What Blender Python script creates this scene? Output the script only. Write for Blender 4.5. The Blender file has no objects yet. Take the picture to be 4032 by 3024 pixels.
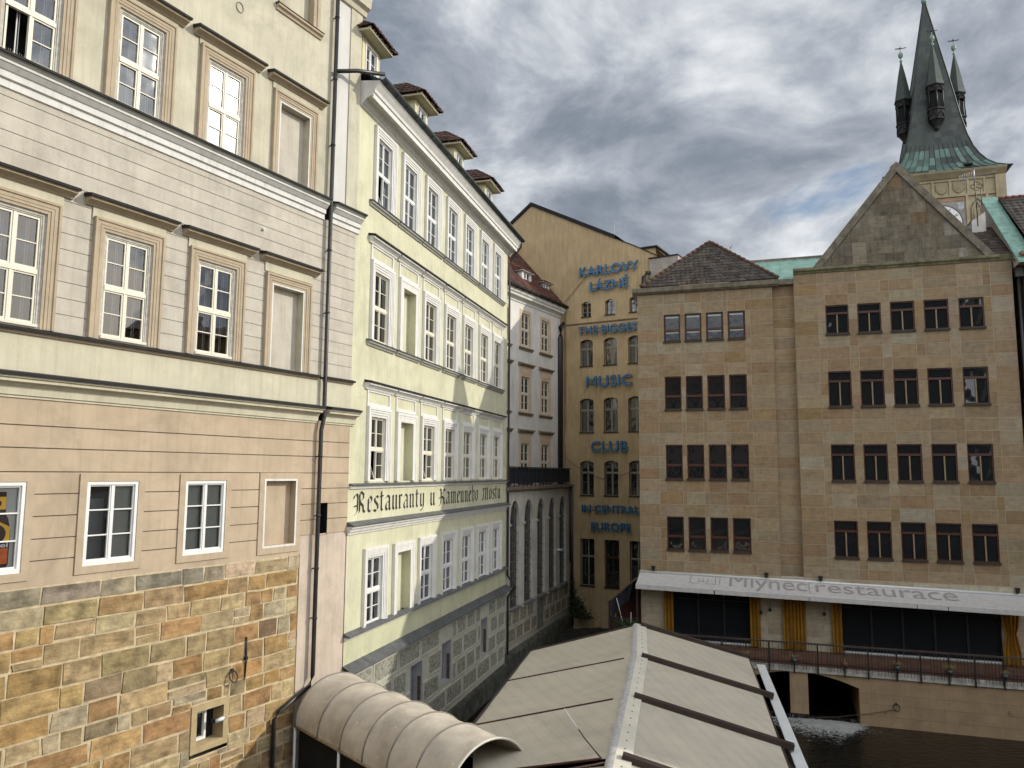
import bpy, math, random
from mathutils import Vector, Matrix
R = random.Random(7)
SC = bpy.context.scene
COL = SC.collection
ZC = 10.0                      # height of the eye above the water

# ------------------------------------------------------------------ camera
cam_d = bpy.data.cameras.new("camera")
cam = bpy.data.objects.new("camera", cam_d)
COL.objects.link(cam)
SC.camera = cam
cam_d.sensor_width = 36.0
cam_d.lens = 27.347
cam_d.clip_start = 0.1
cam_d.clip_end = 5000
_p, _r = math.radians(6.5248), math.radians(0.3626)
_F = Vector((0, math.cos(_p), math.sin(_p)))
_U = Vector((0, -math.sin(_p), math.cos(_p)))
_X = Vector((1, 0, 0))
_X2 = _X * math.cos(_r) + _U * math.sin(_r)
_U2 = _U * math.cos(_r) - _X * math.sin(_r)
cam.matrix_world = Matrix(((_X2.x, _U2.x, -_F.x, 0), (_X2.y, _U2.y, -_F.y, 0), (_X2.z, _U2.z, -_F.z, ZC), (0, 0, 0, 1)))

# ------------------------------------------------------------------ light
SUN_AZ, SUN_EL = math.radians(81.9), math.radians(26.6)
sun_d = bpy.data.lights.new("sun", 'SUN')
sun_d.energy = 3.1
sun_d.angle = math.radians(0.5)
sun_d.color = (1.0, 0.94, 0.83)
sun = bpy.data.objects.new("sun", sun_d)
COL.objects.link(sun)
_s = Vector((math.sin(SUN_AZ) * math.cos(SUN_EL), math.cos(SUN_AZ) * math.cos(SUN_EL), math.sin(SUN_EL)))
sun.rotation_euler = _s.to_track_quat('Z', 'Y').to_euler()
sun.location = (60, 10, 60)

SC.view_settings.view_transform = 'Standard'
SC.view_settings.look = 'None'
SC.view_settings.exposure = 0.06
SC.view_settings.gamma = 1.0
SC.cycles.max_bounces = 6
SC.cycles.diffuse_bounces = 4
SC.cycles.glossy_bounces = 3
SC.cycles.transparent_max_bounces = 6

W = bpy.data.worlds.new("World")
SC.world = W
W.use_nodes = True
nt = W.node_tree
nt.nodes.clear()
def N(tree, typ, **kw):
    n = tree.nodes.new(typ)
    for k, v in kw.items():
        if k.startswith('i_'):
            key = k[2:]
            n.inputs[int(key) if key.isdigit() else key].default_value = v
        else:
            setattr(n, k, v)
    return n
def ramp(tree, stops, interp='LINEAR'):
    n = tree.nodes.new('ShaderNodeValToRGB')
    n.color_ramp.interpolation = interp
    e = n.color_ramp.elements
    while len(e) < len(stops): e.new(0.5)
    for i, (p, c) in enumerate(stops):
        e[i].position = p
        e[i].color = (*c, 1) if len(c) == 3 else c
    return n
def sky_world():
    L = nt.links.new
    tc = N(nt, 'ShaderNodeTexCoord')
    sep = N(nt, 'ShaderNodeSeparateXYZ'); L(tc.outputs['Generated'], sep.inputs[0])
    mp = N(nt, 'ShaderNodeMapping'); L(tc.outputs['Generated'], mp.inputs[0])
    mp.inputs['Location'].default_value = SKY_OFF; mp.inputs['Scale'].default_value = (1.0, 1.0, 1.9)
    n1 = N(nt, 'ShaderNodeTexNoise', i_Scale=2.6, i_Detail=9.0, i_Roughness=0.55, i_Distortion=0.25); L(mp.outputs[0], n1.inputs['Vector'])
    n2 = N(nt, 'ShaderNodeTexNoise', i_Scale=3.6, i_Detail=10.0, i_Roughness=0.58, i_Distortion=0.30); L(mp.outputs[0], n2.inputs['Vector'])
    # brightness of the cloud sheet: thin and bright towards the sun's side, thick and grey over the old town
    cl = ramp(nt, [(0.0, (0.17, 0.195, 0.24)), (0.28, (0.25, 0.285, 0.345)), (0.48, (0.40, 0.435, 0.495)), (0.68, (0.66, 0.69, 0.73)), (0.9, (0.95, 0.96, 0.98))])
    sx = N(nt, 'ShaderNodeMath', operation='MULTIPLY_ADD', i_1=0.34, i_2=-0.10); L(sep.outputs['X'], sx.inputs[0])
    hz = N(nt, 'ShaderNodeMapRange', i_1=0.42, i_2=0.12, i_3=0.0, i_4=0.20); L(sep.outputs['Z'], hz.inputs[0])
    bk = N(nt, 'ShaderNodeMapRange', i_1=0.25, i_2=-0.5, i_3=0.0, i_4=0.40); L(sep.outputs['Y'], bk.inputs[0])  # clouds behind the camera raised in brightness as fill
    a1 = N(nt, 'ShaderNodeMath', operation='ADD'); L(sx.outputs[0], a1.inputs[0]); L(hz.outputs[0], a1.inputs[1])
    a2 = N(nt, 'ShaderNodeMath', operation='ADD'); L(a1.outputs[0], a2.inputs[0]); L(bk.outputs[0], a2.inputs[1])
    nn = N(nt, 'ShaderNodeMath', operation='MULTIPLY_ADD', i_1=2.3, i_2=-0.70); L(n2.outputs['Fac'], nn.inputs[0])
    a3 = N(nt, 'ShaderNodeMath', operation='ADD'); L(nn.outputs[0], a3.inputs[0]); L(a2.outputs[0], a3.inputs[1])
    L(a3.outputs[0], cl.inputs[0])
    # the cloud lit through around the sun
    nv = N(nt, 'ShaderNodeVectorMath', operation='DOT_PRODUCT'); L(tc.outputs['Generated'], nv.inputs[0]); nv.inputs[1].default_value = tuple(_s)
    nm = N(nt, 'ShaderNodeMath', operation='MAXIMUM', i_1=0.0); L(nv.outputs['Value'], nm.inputs[0])
    pw = N(nt, 'ShaderNodeMath', operation='POWER', i_1=24.0); L(nm.outputs[0], pw.inputs[0])
    gl = N(nt, 'ShaderNodeMath', operation='MULTIPLY_ADD', i_1=1.6, i_2=1.0); L(pw.outputs[0], gl.inputs[0])
    b2 = N(nt, 'ShaderNodeMapRange', i_1=0.1, i_2=-0.6, i_3=0.0, i_4=1.15); L(sep.outputs['Y'], b2.inputs[0])  # further sky brightness behind the camera, added to fill the shaded walls
    g2 = N(nt, 'ShaderNodeMath', operation='ADD'); L(gl.outputs[0], g2.inputs[0]); L(b2.outputs[0], g2.inputs[1])
    den = ramp(nt, [(0.33, (0, 0, 0)), (0.385, (1, 1, 1))]); 
    gx = N(nt, 'ShaderNodeMapRange', i_1=0.12, i_2=0.55, i_3=0.0, i_4=-0.06); L(sep.outputs['X'], gx.inputs[0])
    gd = N(nt, 'ShaderNodeMath', operation='ADD'); L(n1.outputs['Fac'], gd.inputs[0]); L(gx.outputs[0], gd.inputs[1]); L(gd.outputs[0], den.inputs[0])
    sky = N(nt, 'ShaderNodeTexSky', sky_type='NISHITA', sun_disc=False)
    sky.sun_elevation = SUN_EL; sky.sun_rotation = SUN_AZ
    bg1 = N(nt, 'ShaderNodeBackground', i_Strength=0.10); L(sky.outputs[0], bg1.inputs[0])
    bg2 = N(nt, 'ShaderNodeBackground', i_Strength=1.0); L(cl.outputs[0], bg2.inputs[0]); L(g2.outputs[0], bg2.inputs[1])
    mx = N(nt, 'ShaderNodeMixShader'); L(den.outputs[0], mx.inputs[0]); L(bg1.outputs[0], mx.inputs[1]); L(bg2.outputs[0], mx.inputs[2])
    out = N(nt, 'ShaderNodeOutputWorld'); L(mx.outputs[0], out.inputs[0])
SKY_OFF = (5.5, 15.2, 3.3)
sky_world()

# ------------------------------------------------------------------ materials
MATS = {}
def mat(name):
    m = bpy.data.materials.new(name); m.use_nodes = True
    t = m.node_tree; b = t.nodes['Principled BSDF']
    return m, t, b
def surf(name, col, rough=0.85, var=0.10, scale=2.0, bump=0.15, bscale=30.0, streak=0.0, tint=False, metal=0.0, spec=0.3, stain=None, stain_amt=0.0, spots=0.0, mott=0.0, bed=0.0, folds=0.0):
    """procedural surface: colour varied by two noises, optional vertical weather streaks, optional per-block tint"""
    if name in MATS: return MATS[name]
    m, t, b = mat(name); L = t.links.new
    tc = N(t, 'ShaderNodeTexCoord')
    if tint:          # every stone gets its own piece of the pattern
        at0 = N(t, 'ShaderNodeAttribute', attribute_name='tint'); sc0 = N(t, 'ShaderNodeVectorMath', operation='SCALE', i_Scale=90.0); L(at0.outputs['Vector'], sc0.inputs[0])
        av0 = N(t, 'ShaderNodeVectorMath', operation='ADD'); L(tc.outputs['Object'], av0.inputs[0]); L(sc0.outputs[0], av0.inputs[1])
        class TC: outputs = {'Object': av0.outputs[0]}
        tc = TC
    n1 = N(t, 'ShaderNodeTexNoise', i_Scale=scale, i_Detail=6.0, i_Roughness=0.6); L(tc.outputs['Object'], n1.inputs['Vector'])
    lo = tuple(max(0, c * (1 - var * 1.6)) for c in col); hi = tuple(min(1, c * (1 + var)) for c in col)
    r = ramp(t, [(0.30, lo), (0.70, hi)]); L(n1.outputs['Fac'], r.inputs[0])
    cur = r.outputs[0]
    if streak > 0:
        mp = N(t, 'ShaderNodeMapping'); mp.inputs['Scale'].default_value = (5.0, 5.0, 0.35); L(tc.outputs['Object'], mp.inputs[0])
        n2 = N(t, 'ShaderNodeTexNoise', i_Scale=1.6, i_Detail=5.0, i_Roughness=0.65); L(mp.outputs[0], n2.inputs['Vector'])
        r2 = ramp(t, [(0.48, (1, 1, 1)), (0.72, (1 - streak, 1 - streak, 1 - streak * 1.1))]); L(n2.outputs['Fac'], r2.inputs[0])
        mx = N(t, 'ShaderNodeMix', data_type='RGBA', blend_type='MULTIPLY', i_0=1.0); L(cur, mx.inputs[6]); L(r2.outputs[0], mx.inputs[7]); cur = mx.outputs[2]
    if stain is not None:
        n3 = N(t, 'ShaderNodeTexNoise', i_Scale=0.9, i_Detail=8.0, i_Roughness=0.7); L(tc.outputs['Object'], n3.inputs['Vector'])
        r3 = ramp(t, [(0.50, (0, 0, 0)), (0.68, (stain_amt,) * 3)]); L(n3.outputs['Fac'], r3.inputs[0])
        mx = N(t, 'ShaderNodeMix', data_type='RGBA'); mx.inputs[7].default_value = (*stain, 1); L(r3.outputs[0], mx.inputs[0]); L(cur, mx.inputs[6]); cur = mx.outputs[2]
    if mott > 0:      # blotchy fading and grime at two scales
        n5 = N(t, 'ShaderNodeTexNoise', i_Scale=0.45, i_Detail=9.0, i_Roughness=0.72, i_Distortion=0.8); L(tc.outputs['Object'], n5.inputs['Vector'])
        r5 = ramp(t, [(0.30, (1 - mott, 1 - mott, 1 - mott)), (0.50, (1, 1, 1)), (0.75, (1 + mott * .3,) * 3)]); L(n5.outputs['Fac'], r5.inputs[0])
        mx = N(t, 'ShaderNodeMix', data_type='RGBA', blend_type='MULTIPLY', i_0=1.0); L(cur, mx.inputs[6]); L(r5.outputs[0], mx.inputs[7]); cur = mx.outputs[2]
    if bed > 0:       # bedding of the sandstone: short level streaks
        mp2 = N(t, 'ShaderNodeMapping'); mp2.inputs['Scale'].default_value = (0.9, 0.9, 6.0); L(tc.outputs['Object'], mp2.inputs[0])
        n7 = N(t, 'ShaderNodeTexNoise', i_Scale=1.7, i_Detail=8.0, i_Roughness=0.7, i_Distortion=0.5); L(mp2.outputs[0], n7.inputs['Vector'])
        r7 = ramp(t, [(0.28, (1 - bed, 1 - bed * 1.15, 1 - bed * 1.3)), (0.50, (1, 1, 1)), (0.70, (1 + bed * .45, 1 + bed * .45, 1 + bed * .5))]); L(n7.outputs['Fac'], r7.inputs[0])
        mx = N(t, 'ShaderNodeMix', data_type='RGBA', blend_type='MULTIPLY', i_0=1.0); L(cur, mx.inputs[6]); L(r7.outputs[0], mx.inputs[7]); cur = mx.outputs[2]
    if folds > 0:     # pressed fold lines of stored canvas
        mp3 = N(t, 'ShaderNodeMapping'); mp3.inputs['Rotation'].default_value = (0, 0, math.radians(-12)); L(tc.outputs['Object'], mp3.inputs[0])
        wv = N(t, 'ShaderNodeTexWave', wave_type='BANDS', bands_direction='X', i_Scale=0.85, i_Distortion=0.6, i_Detail=2.0); L(mp3.outputs[0], wv.inputs['Vector'])
        r8 = ramp(t, [(0.0, (1 - folds,) * 3), (0.10, (1, 1, 1)), (0.9, (1, 1, 1)), (1.0, (1 + folds * .5,) * 3)]); L(wv.outputs['Fac'], r8.inputs[0])
        mx = N(t, 'ShaderNodeMix', data_type='RGBA', blend_type='MULTIPLY', i_0=1.0); L(cur, mx.inputs[6]); L(r8.outputs[0], mx.inputs[7]); cur = mx.outputs[2]
    if spots > 0:     # bird droppings and lichen specks
        vo = N(t, 'ShaderNodeTexVoronoi', i_Scale=2.6, i_Randomness=1.0); L(tc.outputs['Object'], vo.inputs['Vector'])
        r6 = ramp(t, [(0.05, (spots,) * 3), (0.085, (0, 0, 0))]); L(vo.outputs['Distance'], r6.inputs[0])
        mx = N(t, 'ShaderNodeMix', data_type='RGBA'); mx.inputs[7].default_value = (.7, .69, .64, 1); L(r6.outputs[0], mx.inputs[0]); L(cur, mx.inputs[6]); cur = mx.outputs[2]
    if tint:
        at = N(t, 'ShaderNodeAttribute', attribute_name='tint')
        mx = N(t, 'ShaderNodeMix', data_type='RGBA', blend_type='MULTIPLY', i_0=1.0); L(cur, mx.inputs[6]); L(at.outputs['Color'], mx.inputs[7]); cur = mx.outputs[2]
    L(cur, b.inputs['Base Color'])
    b.inputs['Roughness'].default_value = rough; b.inputs['Metallic'].default_value = metal
    b.inputs['Specular IOR Level'].default_value = spec
    if bump > 0:
        n4 = N(t, 'ShaderNodeTexNoise', i_Scale=bscale, i_Detail=4.0, i_Roughness=0.6); L(tc.outputs['Object'], n4.inputs['Vector'])
        bp = N(t, 'ShaderNodeBump', i_Strength=bump, i_Distance=0.02); L(n4.outputs['Fac'], bp.inputs['Height']); L(bp.outputs[0], b.inputs['Normal'])
    MATS[name] = m
    return m
def glass(name, dark=(0.012, 0.014, 0.016), wav=0.02, wscale=2.5, ior=1.9, through=0.0, rough=0.02):
    """window glass: dark room behind, sharp reflections bent by the waviness of old panes"""
    if name in MATS: return MATS[name]
    m, t, b = mat(name); L = t.links.new
    b.inputs['Base Color'].default_value = (*dark, 1); b.inputs['Roughness'].default_value = rough; b.inputs['IOR'].default_value = ior
    b.inputs['Specular IOR Level'].default_value = 0.5
    tc = N(t, 'ShaderNodeTexCoord')
    n4 = N(t, 'ShaderNodeTexNoise', i_Scale=wscale, i_Detail=1.0); L(tc.outputs['Object'], n4.inputs['Vector'])
    bp = N(t, 'ShaderNodeBump', i_Strength=1.0, i_Distance=wav); L(n4.outputs['Fac'], bp.inputs['Height']); L(bp.outputs[0], b.inputs['Normal'])
    if through > 0:
        tr = N(t, 'ShaderNodeBsdfTransparent'); tr.inputs[0].default_value = (0.96, 0.98, 0.98, 1)
        gl = N(t, 'ShaderNodeBsdfGlossy', i_Roughness=rough); L(bp.outputs[0], gl.inputs['Normal'])
        fr = N(t, 'ShaderNodeFresnel', i_IOR=ior)
        mx = N(t, 'ShaderNodeMixShader'); L(fr.outputs[0], mx.inputs[0]); L(tr.outputs[0], mx.inputs[1]); L(gl.outputs[0], mx.inputs[2])
        L(mx.outputs[0], t.nodes['Material Output'].inputs[0])
    MATS[name] = m
    return m

M_cream = surf('cream_plaster', (0.54, 0.505, 0.39), var=0.07, scale=1.3, streak=0.16, bump=0.2, stain=(0.40, 0.37, 0.27), stain_amt=0.7, mott=0.22)
M_greige = surf('greige_plaster', (0.51, 0.47, 0.395), var=0.07, scale=1.6, streak=0.13, bump=0.2, stain=(0.38, 0.34, 0.28), stain_amt=0.7, mott=0.22)
M_apron = surf('pale_cream_plaster', (0.57, 0.535, 0.405), var=0.06, scale=1.4, streak=0.16, bump=0.2, stain=(0.45, 0.41, 0.30), stain_amt=0.5, mott=0.14)
M_peach = surf('peach_plaster', (0.48, 0.38, 0.27), var=0.08, scale=1.1, streak=0.12, bump=0.2, stain=(0.40, 0.31, 0.215), stain_amt=0.7, mott=0.22)
M_pinkish = surf('pinkish_plaster', (0.57, 0.475, 0.385), var=0.06, scale=1.1, streak=0.16, bump=0.2, stain=(0.40, 0.33, 0.27), stain_amt=0.7, mott=0.20)
M_whitewash = surf('white_plaster_strip', (0.60, 0.585, 0.55), var=0.05, scale=1.1, streak=0.10, bump=0.10)
M_groove = surf('broad_joint_plaster', (0.32, 0.25, 0.175), var=0.1, bump=0)  # darker plaster at the back of the broad joints
M_groove2 = surf('fine_joint_plaster', (0.30, 0.27, 0.22), var=0.1, bump=0)
M_tanstone = surf('tan_architrave', (0.44, 0.36, 0.255), var=0.10, scale=2.5, streak=0.12, bump=0.12)
M_whitetrim = surf('white_trim', (0.68, 0.67, 0.635), var=0.06, scale=2.5, streak=0.18, bump=0.06)
M_greytrim = surf('grey_trim', (0.34, 0.34, 0.30), var=0.12, scale=2.5, streak=0.15, bump=0.08)
M_sheet = surf('dark_sheet_metal', (0.022, 0.021, 0.021), rough=0.7, var=0.25, scale=3.0, bump=0.05, spec=0.2)
M_leadsheet = surf('grey_lead_sheet', (0.10, 0.105, 0.11), rough=0.5, var=0.25, scale=3.0, bump=0.1, spec=0.5)
M_pipe = surf('dark_pipe_metal', (0.028, 0.026, 0.026), rough=0.4, var=0.3, scale=4.0, bump=0.03, spec=0.5)
M_weather = surf('weathered_paint', (0.52, 0.50, 0.44), var=0.16, scale=9.0, streak=0.25, bump=0.2, stain=(0.25, 0.23, 0.20), stain_amt=0.6)
M_casement = surf('ivory_casement_paint', (0.70, 0.66, 0.54), rough=0.5, var=0.05, bump=0.03, spec=0.4)
M_whitecase = surf('white_casement_paint', (0.75, 0.75, 0.73), rough=0.45, var=0.05, bump=0.03, spec=0.4)
M_greycase = surf('grey_casement_paint', (0.42, 0.40, 0.34), rough=0.5, var=0.08, bump=0.03, spec=0.4)
M_yellow = surf('pale_yellow_plaster', (0.595, 0.58, 0.415), var=0.08, scale=1.0, streak=0.17, bump=0.2, stain=(0.50, 0.49, 0.31), stain_amt=0.7, mott=0.20)
M_yellowgreen = surf('damp_yellow_plaster', (0.56, 0.56, 0.385), var=0.10, scale=1.0, streak=0.16, bump=0.10, stain=(0.34, 0.36, 0.20), stain_amt=0.5)
M_margin = surf('rustic_margin', (0.46, 0.45, 0.37), var=0.08, scale=2.0, bump=0.08)
M_vermic = surf('vermiculated_stone', (0.315, 0.31, 0.255), var=0.42, scale=13.0, bump=1.0, bscale=22.0)
M_plinth = surf('mossy_plinth', (0.085, 0.085, 0.072), var=0.4, scale=3.0, bump=0.5, stain=(0.03, 0.04, 0.02), stain_amt=0.8)
M_mortar = surf('pale_mortar', (0.55, 0.45, 0.29), var=0.22, scale=5.0, bump=0.5)
M_block = surf('sandstone_blocks', (1.0, 1.0, 1.0), var=0.42, scale=3.2, streak=0.0, bump=0.9, bscale=14.0, tint=True, stain=(0.74, 0.69, 0.58), stain_amt=0.5, bed=0.35)
M_ashlar = surf('ashlar_sandstone', (1.0, 1.0, 1.0), var=0.17, scale=4.0, streak=0.16, bump=0.15, tint=True, stain=(0.80, 0.77, 0.72), stain_amt=0.8, bed=0.22)
M_ashmortar = surf('ashlar_mortar', (0.46, 0.39, 0.29), var=0.1, scale=5.0, bump=0.1)
M_gable = surf('dark_weathered_sandstone', (1.0, 1.0, 1.0), var=0.30, scale=1.6, streak=0.40, bump=0.25, tint=True, mott=0.35, bed=0.3)
M_coping = surf('coping_stone', (0.20, 0.175, 0.13), var=0.28, scale=3.0, streak=0.25, bump=0.25)
M_mossy = surf('mossy_cornice_stone', (0.17, 0.155, 0.09), var=0.30, scale=3.0, streak=0.3, bump=0.25)
M_tile = surf('clay_roof_tiles', (1.0, 1.0, 1.0), rough=0.9, var=0.25, scale=9.0, bump=0.3, tint=True)
M_copper = surf('verdigris_copper', (0.24, 0.40, 0.33), rough=0.6, var=0.18, scale=2.0, streak=0.2, bump=0.08)
M_spire = surf('aged_copper_sheet', (1.0, 1.0, 1.0), rough=0.55, var=0.25, scale=1.2, streak=0.3, bump=0.08, tint=True, spec=0.4)
M_towerstone = surf('tower_sandstone', (0.40, 0.34, 0.22), var=0.14, scale=1.2, streak=0.2, bump=0.15)
M_dark_iron = surf('black_iron', (0.018, 0.018, 0.018), rough=0.5, var=0.3, scale=6.0, bump=0.08, spec=0.4)
M_ochre = surf('ochre_plaster', (0.475, 0.355, 0.20), var=0.10, scale=0.7, streak=0.30, bump=0.10, stain=(0.36, 0.27, 0.13), stain_amt=0.5)
M_white = surf('white_facade_plaster', (0.66, 0.64, 0.60), var=0.06, scale=0.9, streak=0.20, bump=0.10, mott=0.15)
M_peachtrim = surf('peach_window_trim', (0.58, 0.45, 0.33), var=0.08, scale=2.0, bump=0.05)
M_browntrim = surf('brown_stone_trim', (0.24, 0.19, 0.14), var=0.15, scale=2.0, bump=0.1)
M_navy = surf('navy_cloth', (0.013, 0.016, 0.024), var=0.2, scale=3.0, bump=0.1)
M_blue = surf('blue_letter_paint', (0.03, 0.145, 0.285), rough=0.45, var=0.08, bump=0.02, spec=0.5)
M_bluedark = surf('blue_letter_return', (0.012, 0.07, 0.15), rough=0.5, var=0.08, bump=0.02)
M_black = surf('black_sign_paint', (0.03, 0.028, 0.027), rough=0.7, var=0.15, bump=0)
M_mahog = surf('mahogany_frame', (0.075, 0.022, 0.011), rough=0.4, var=0.2, scale=5.0, bump=0.05, spec=0.5)
M_sillbrown = surf('dark_sill', (0.045, 0.037, 0.028), rough=0.6, var=0.2, bump=0.05)
M_mullion = surf('pale_mullion', (0.28, 0.20, 0.12), rough=0.5, var=0.15, bump=0.05)
M_dark = surf('dark_room', (0.012, 0.012, 0.012), var=0.1, bump=0)
M_blind = surf('grey_blind', (0.30, 0.30, 0.27), var=0.06, bump=0.02)
M_glaresheet = surf('white_glare_sheet', (0.86, 0.80, 0.78), var=0.05, bump=0.0)  # pinkish white that stands in for a bright reflection
M_curtain = surf('white_curtain', (0.66, 0.66, 0.66), var=0.08, scale=5, bump=0.1)
M_canvas = surf('tent_canvas', (0.49, 0.445, 0.355), rough=0.75, var=0.05, scale=1.2, streak=0.0, bump=0.25, bscale=2.5, mott=0.16, folds=0.07, spots=0.25)
M_canvas2 = surf('barrel_canvas', (0.53, 0.475, 0.39), rough=0.75, var=0.10, scale=2.2, bump=0.35, bscale=3.0, stain=(0.32, 0.275, 0.22), stain_amt=0.7, spots=0.8, mott=0.2)
M_ridgecap = surf('cream_ridge_cap', (0.66, 0.62, 0.52), rough=0.5, var=0.05, bump=0.03, stain=(0.42, 0.40, 0.36), stain_amt=0.5)
M_beam = surf('dark_brown_beam', (0.040, 0.026, 0.022), rough=0.5, var=0.2, bump=0.03, spec=0.4)
M_whitemetal = surf('white_painted_metal', (0.66, 0.67, 0.68), rough=0.4, var=0.06, bump=0.02, spec=0.5)
M_awning = surf('white_awning_canvas', (0.50, 0.485, 0.47), rough=0.8, var=0.08, scale=5.0, streak=0.12, bump=0.05)
M_awntext = surf('mauve_awning_print', (0.30, 0.262, 0.255), rough=0.8, var=0.05, bump=0)
M_gold = surf('golden_curtain_cloth', (0.33, 0.165, 0.018), var=0.12, scale=3.0, bump=0.1)
M_terrwall = surf('terrace_render', (0.32, 0.225, 0.135), var=0.12, scale=1.4, streak=0.10, bump=0.15, stain=(0.20, 0.14, 0.085), stain_amt=0.6)
M_slab = surf('pale_slab_edge', (0.42, 0.40, 0.36), var=0.25, scale=4.0, streak=0.3, bump=0.2)
M_deck = surf('red_brown_terrace_floor', (0.15, 0.075, 0.05), var=0.2, scale=3.0, bump=0.1)
M_palest = surf('pale_travertine', (0.50, 0.45, 0.35), var=0.10, scale=2.0, bump=0.1)
M_plantdark = surf('dark_leaves', (0.035, 0.05, 0.018), var=0.5, scale=6.0, bump=0.2)
M_drygrass = surf('dry_yellow_grass', (0.30, 0.25, 0.08), var=0.4, scale=6.0, bump=0.1)
M_foam = surf('white_foam', (0.38, 0.38, 0.35), rough=0.6, var=0.2, scale=6.0, bump=0.3)
G_sky = glass('old_window_glass', wav=0.010, wscale=2.0, ior=2.2)
G_sun = glass('hazy_sunlit_glass', dark=(.10, .09, .09), wav=0.004, wscale=1.0, ior=1.8, rough=0.24)
G_thru = glass('clear_window_glass', wav=0.006, wscale=1.6, ior=2.5, through=1.0)
G_low = glass('ground_floor_glass', wav=0.003, wscale=1.2, ior=1.45, through=1.0)
G_wavy = glass('wavy_float_glass', wav=0.011, wscale=1.8, ior=1.6)
G_dark = glass('dark_shop_glass', wav=0.004, wscale=1.0, ior=1.5)
G_screen = glass('wind_screen_glass', wav=0.002, wscale=1.0, ior=1.35, through=1.0)

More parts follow.
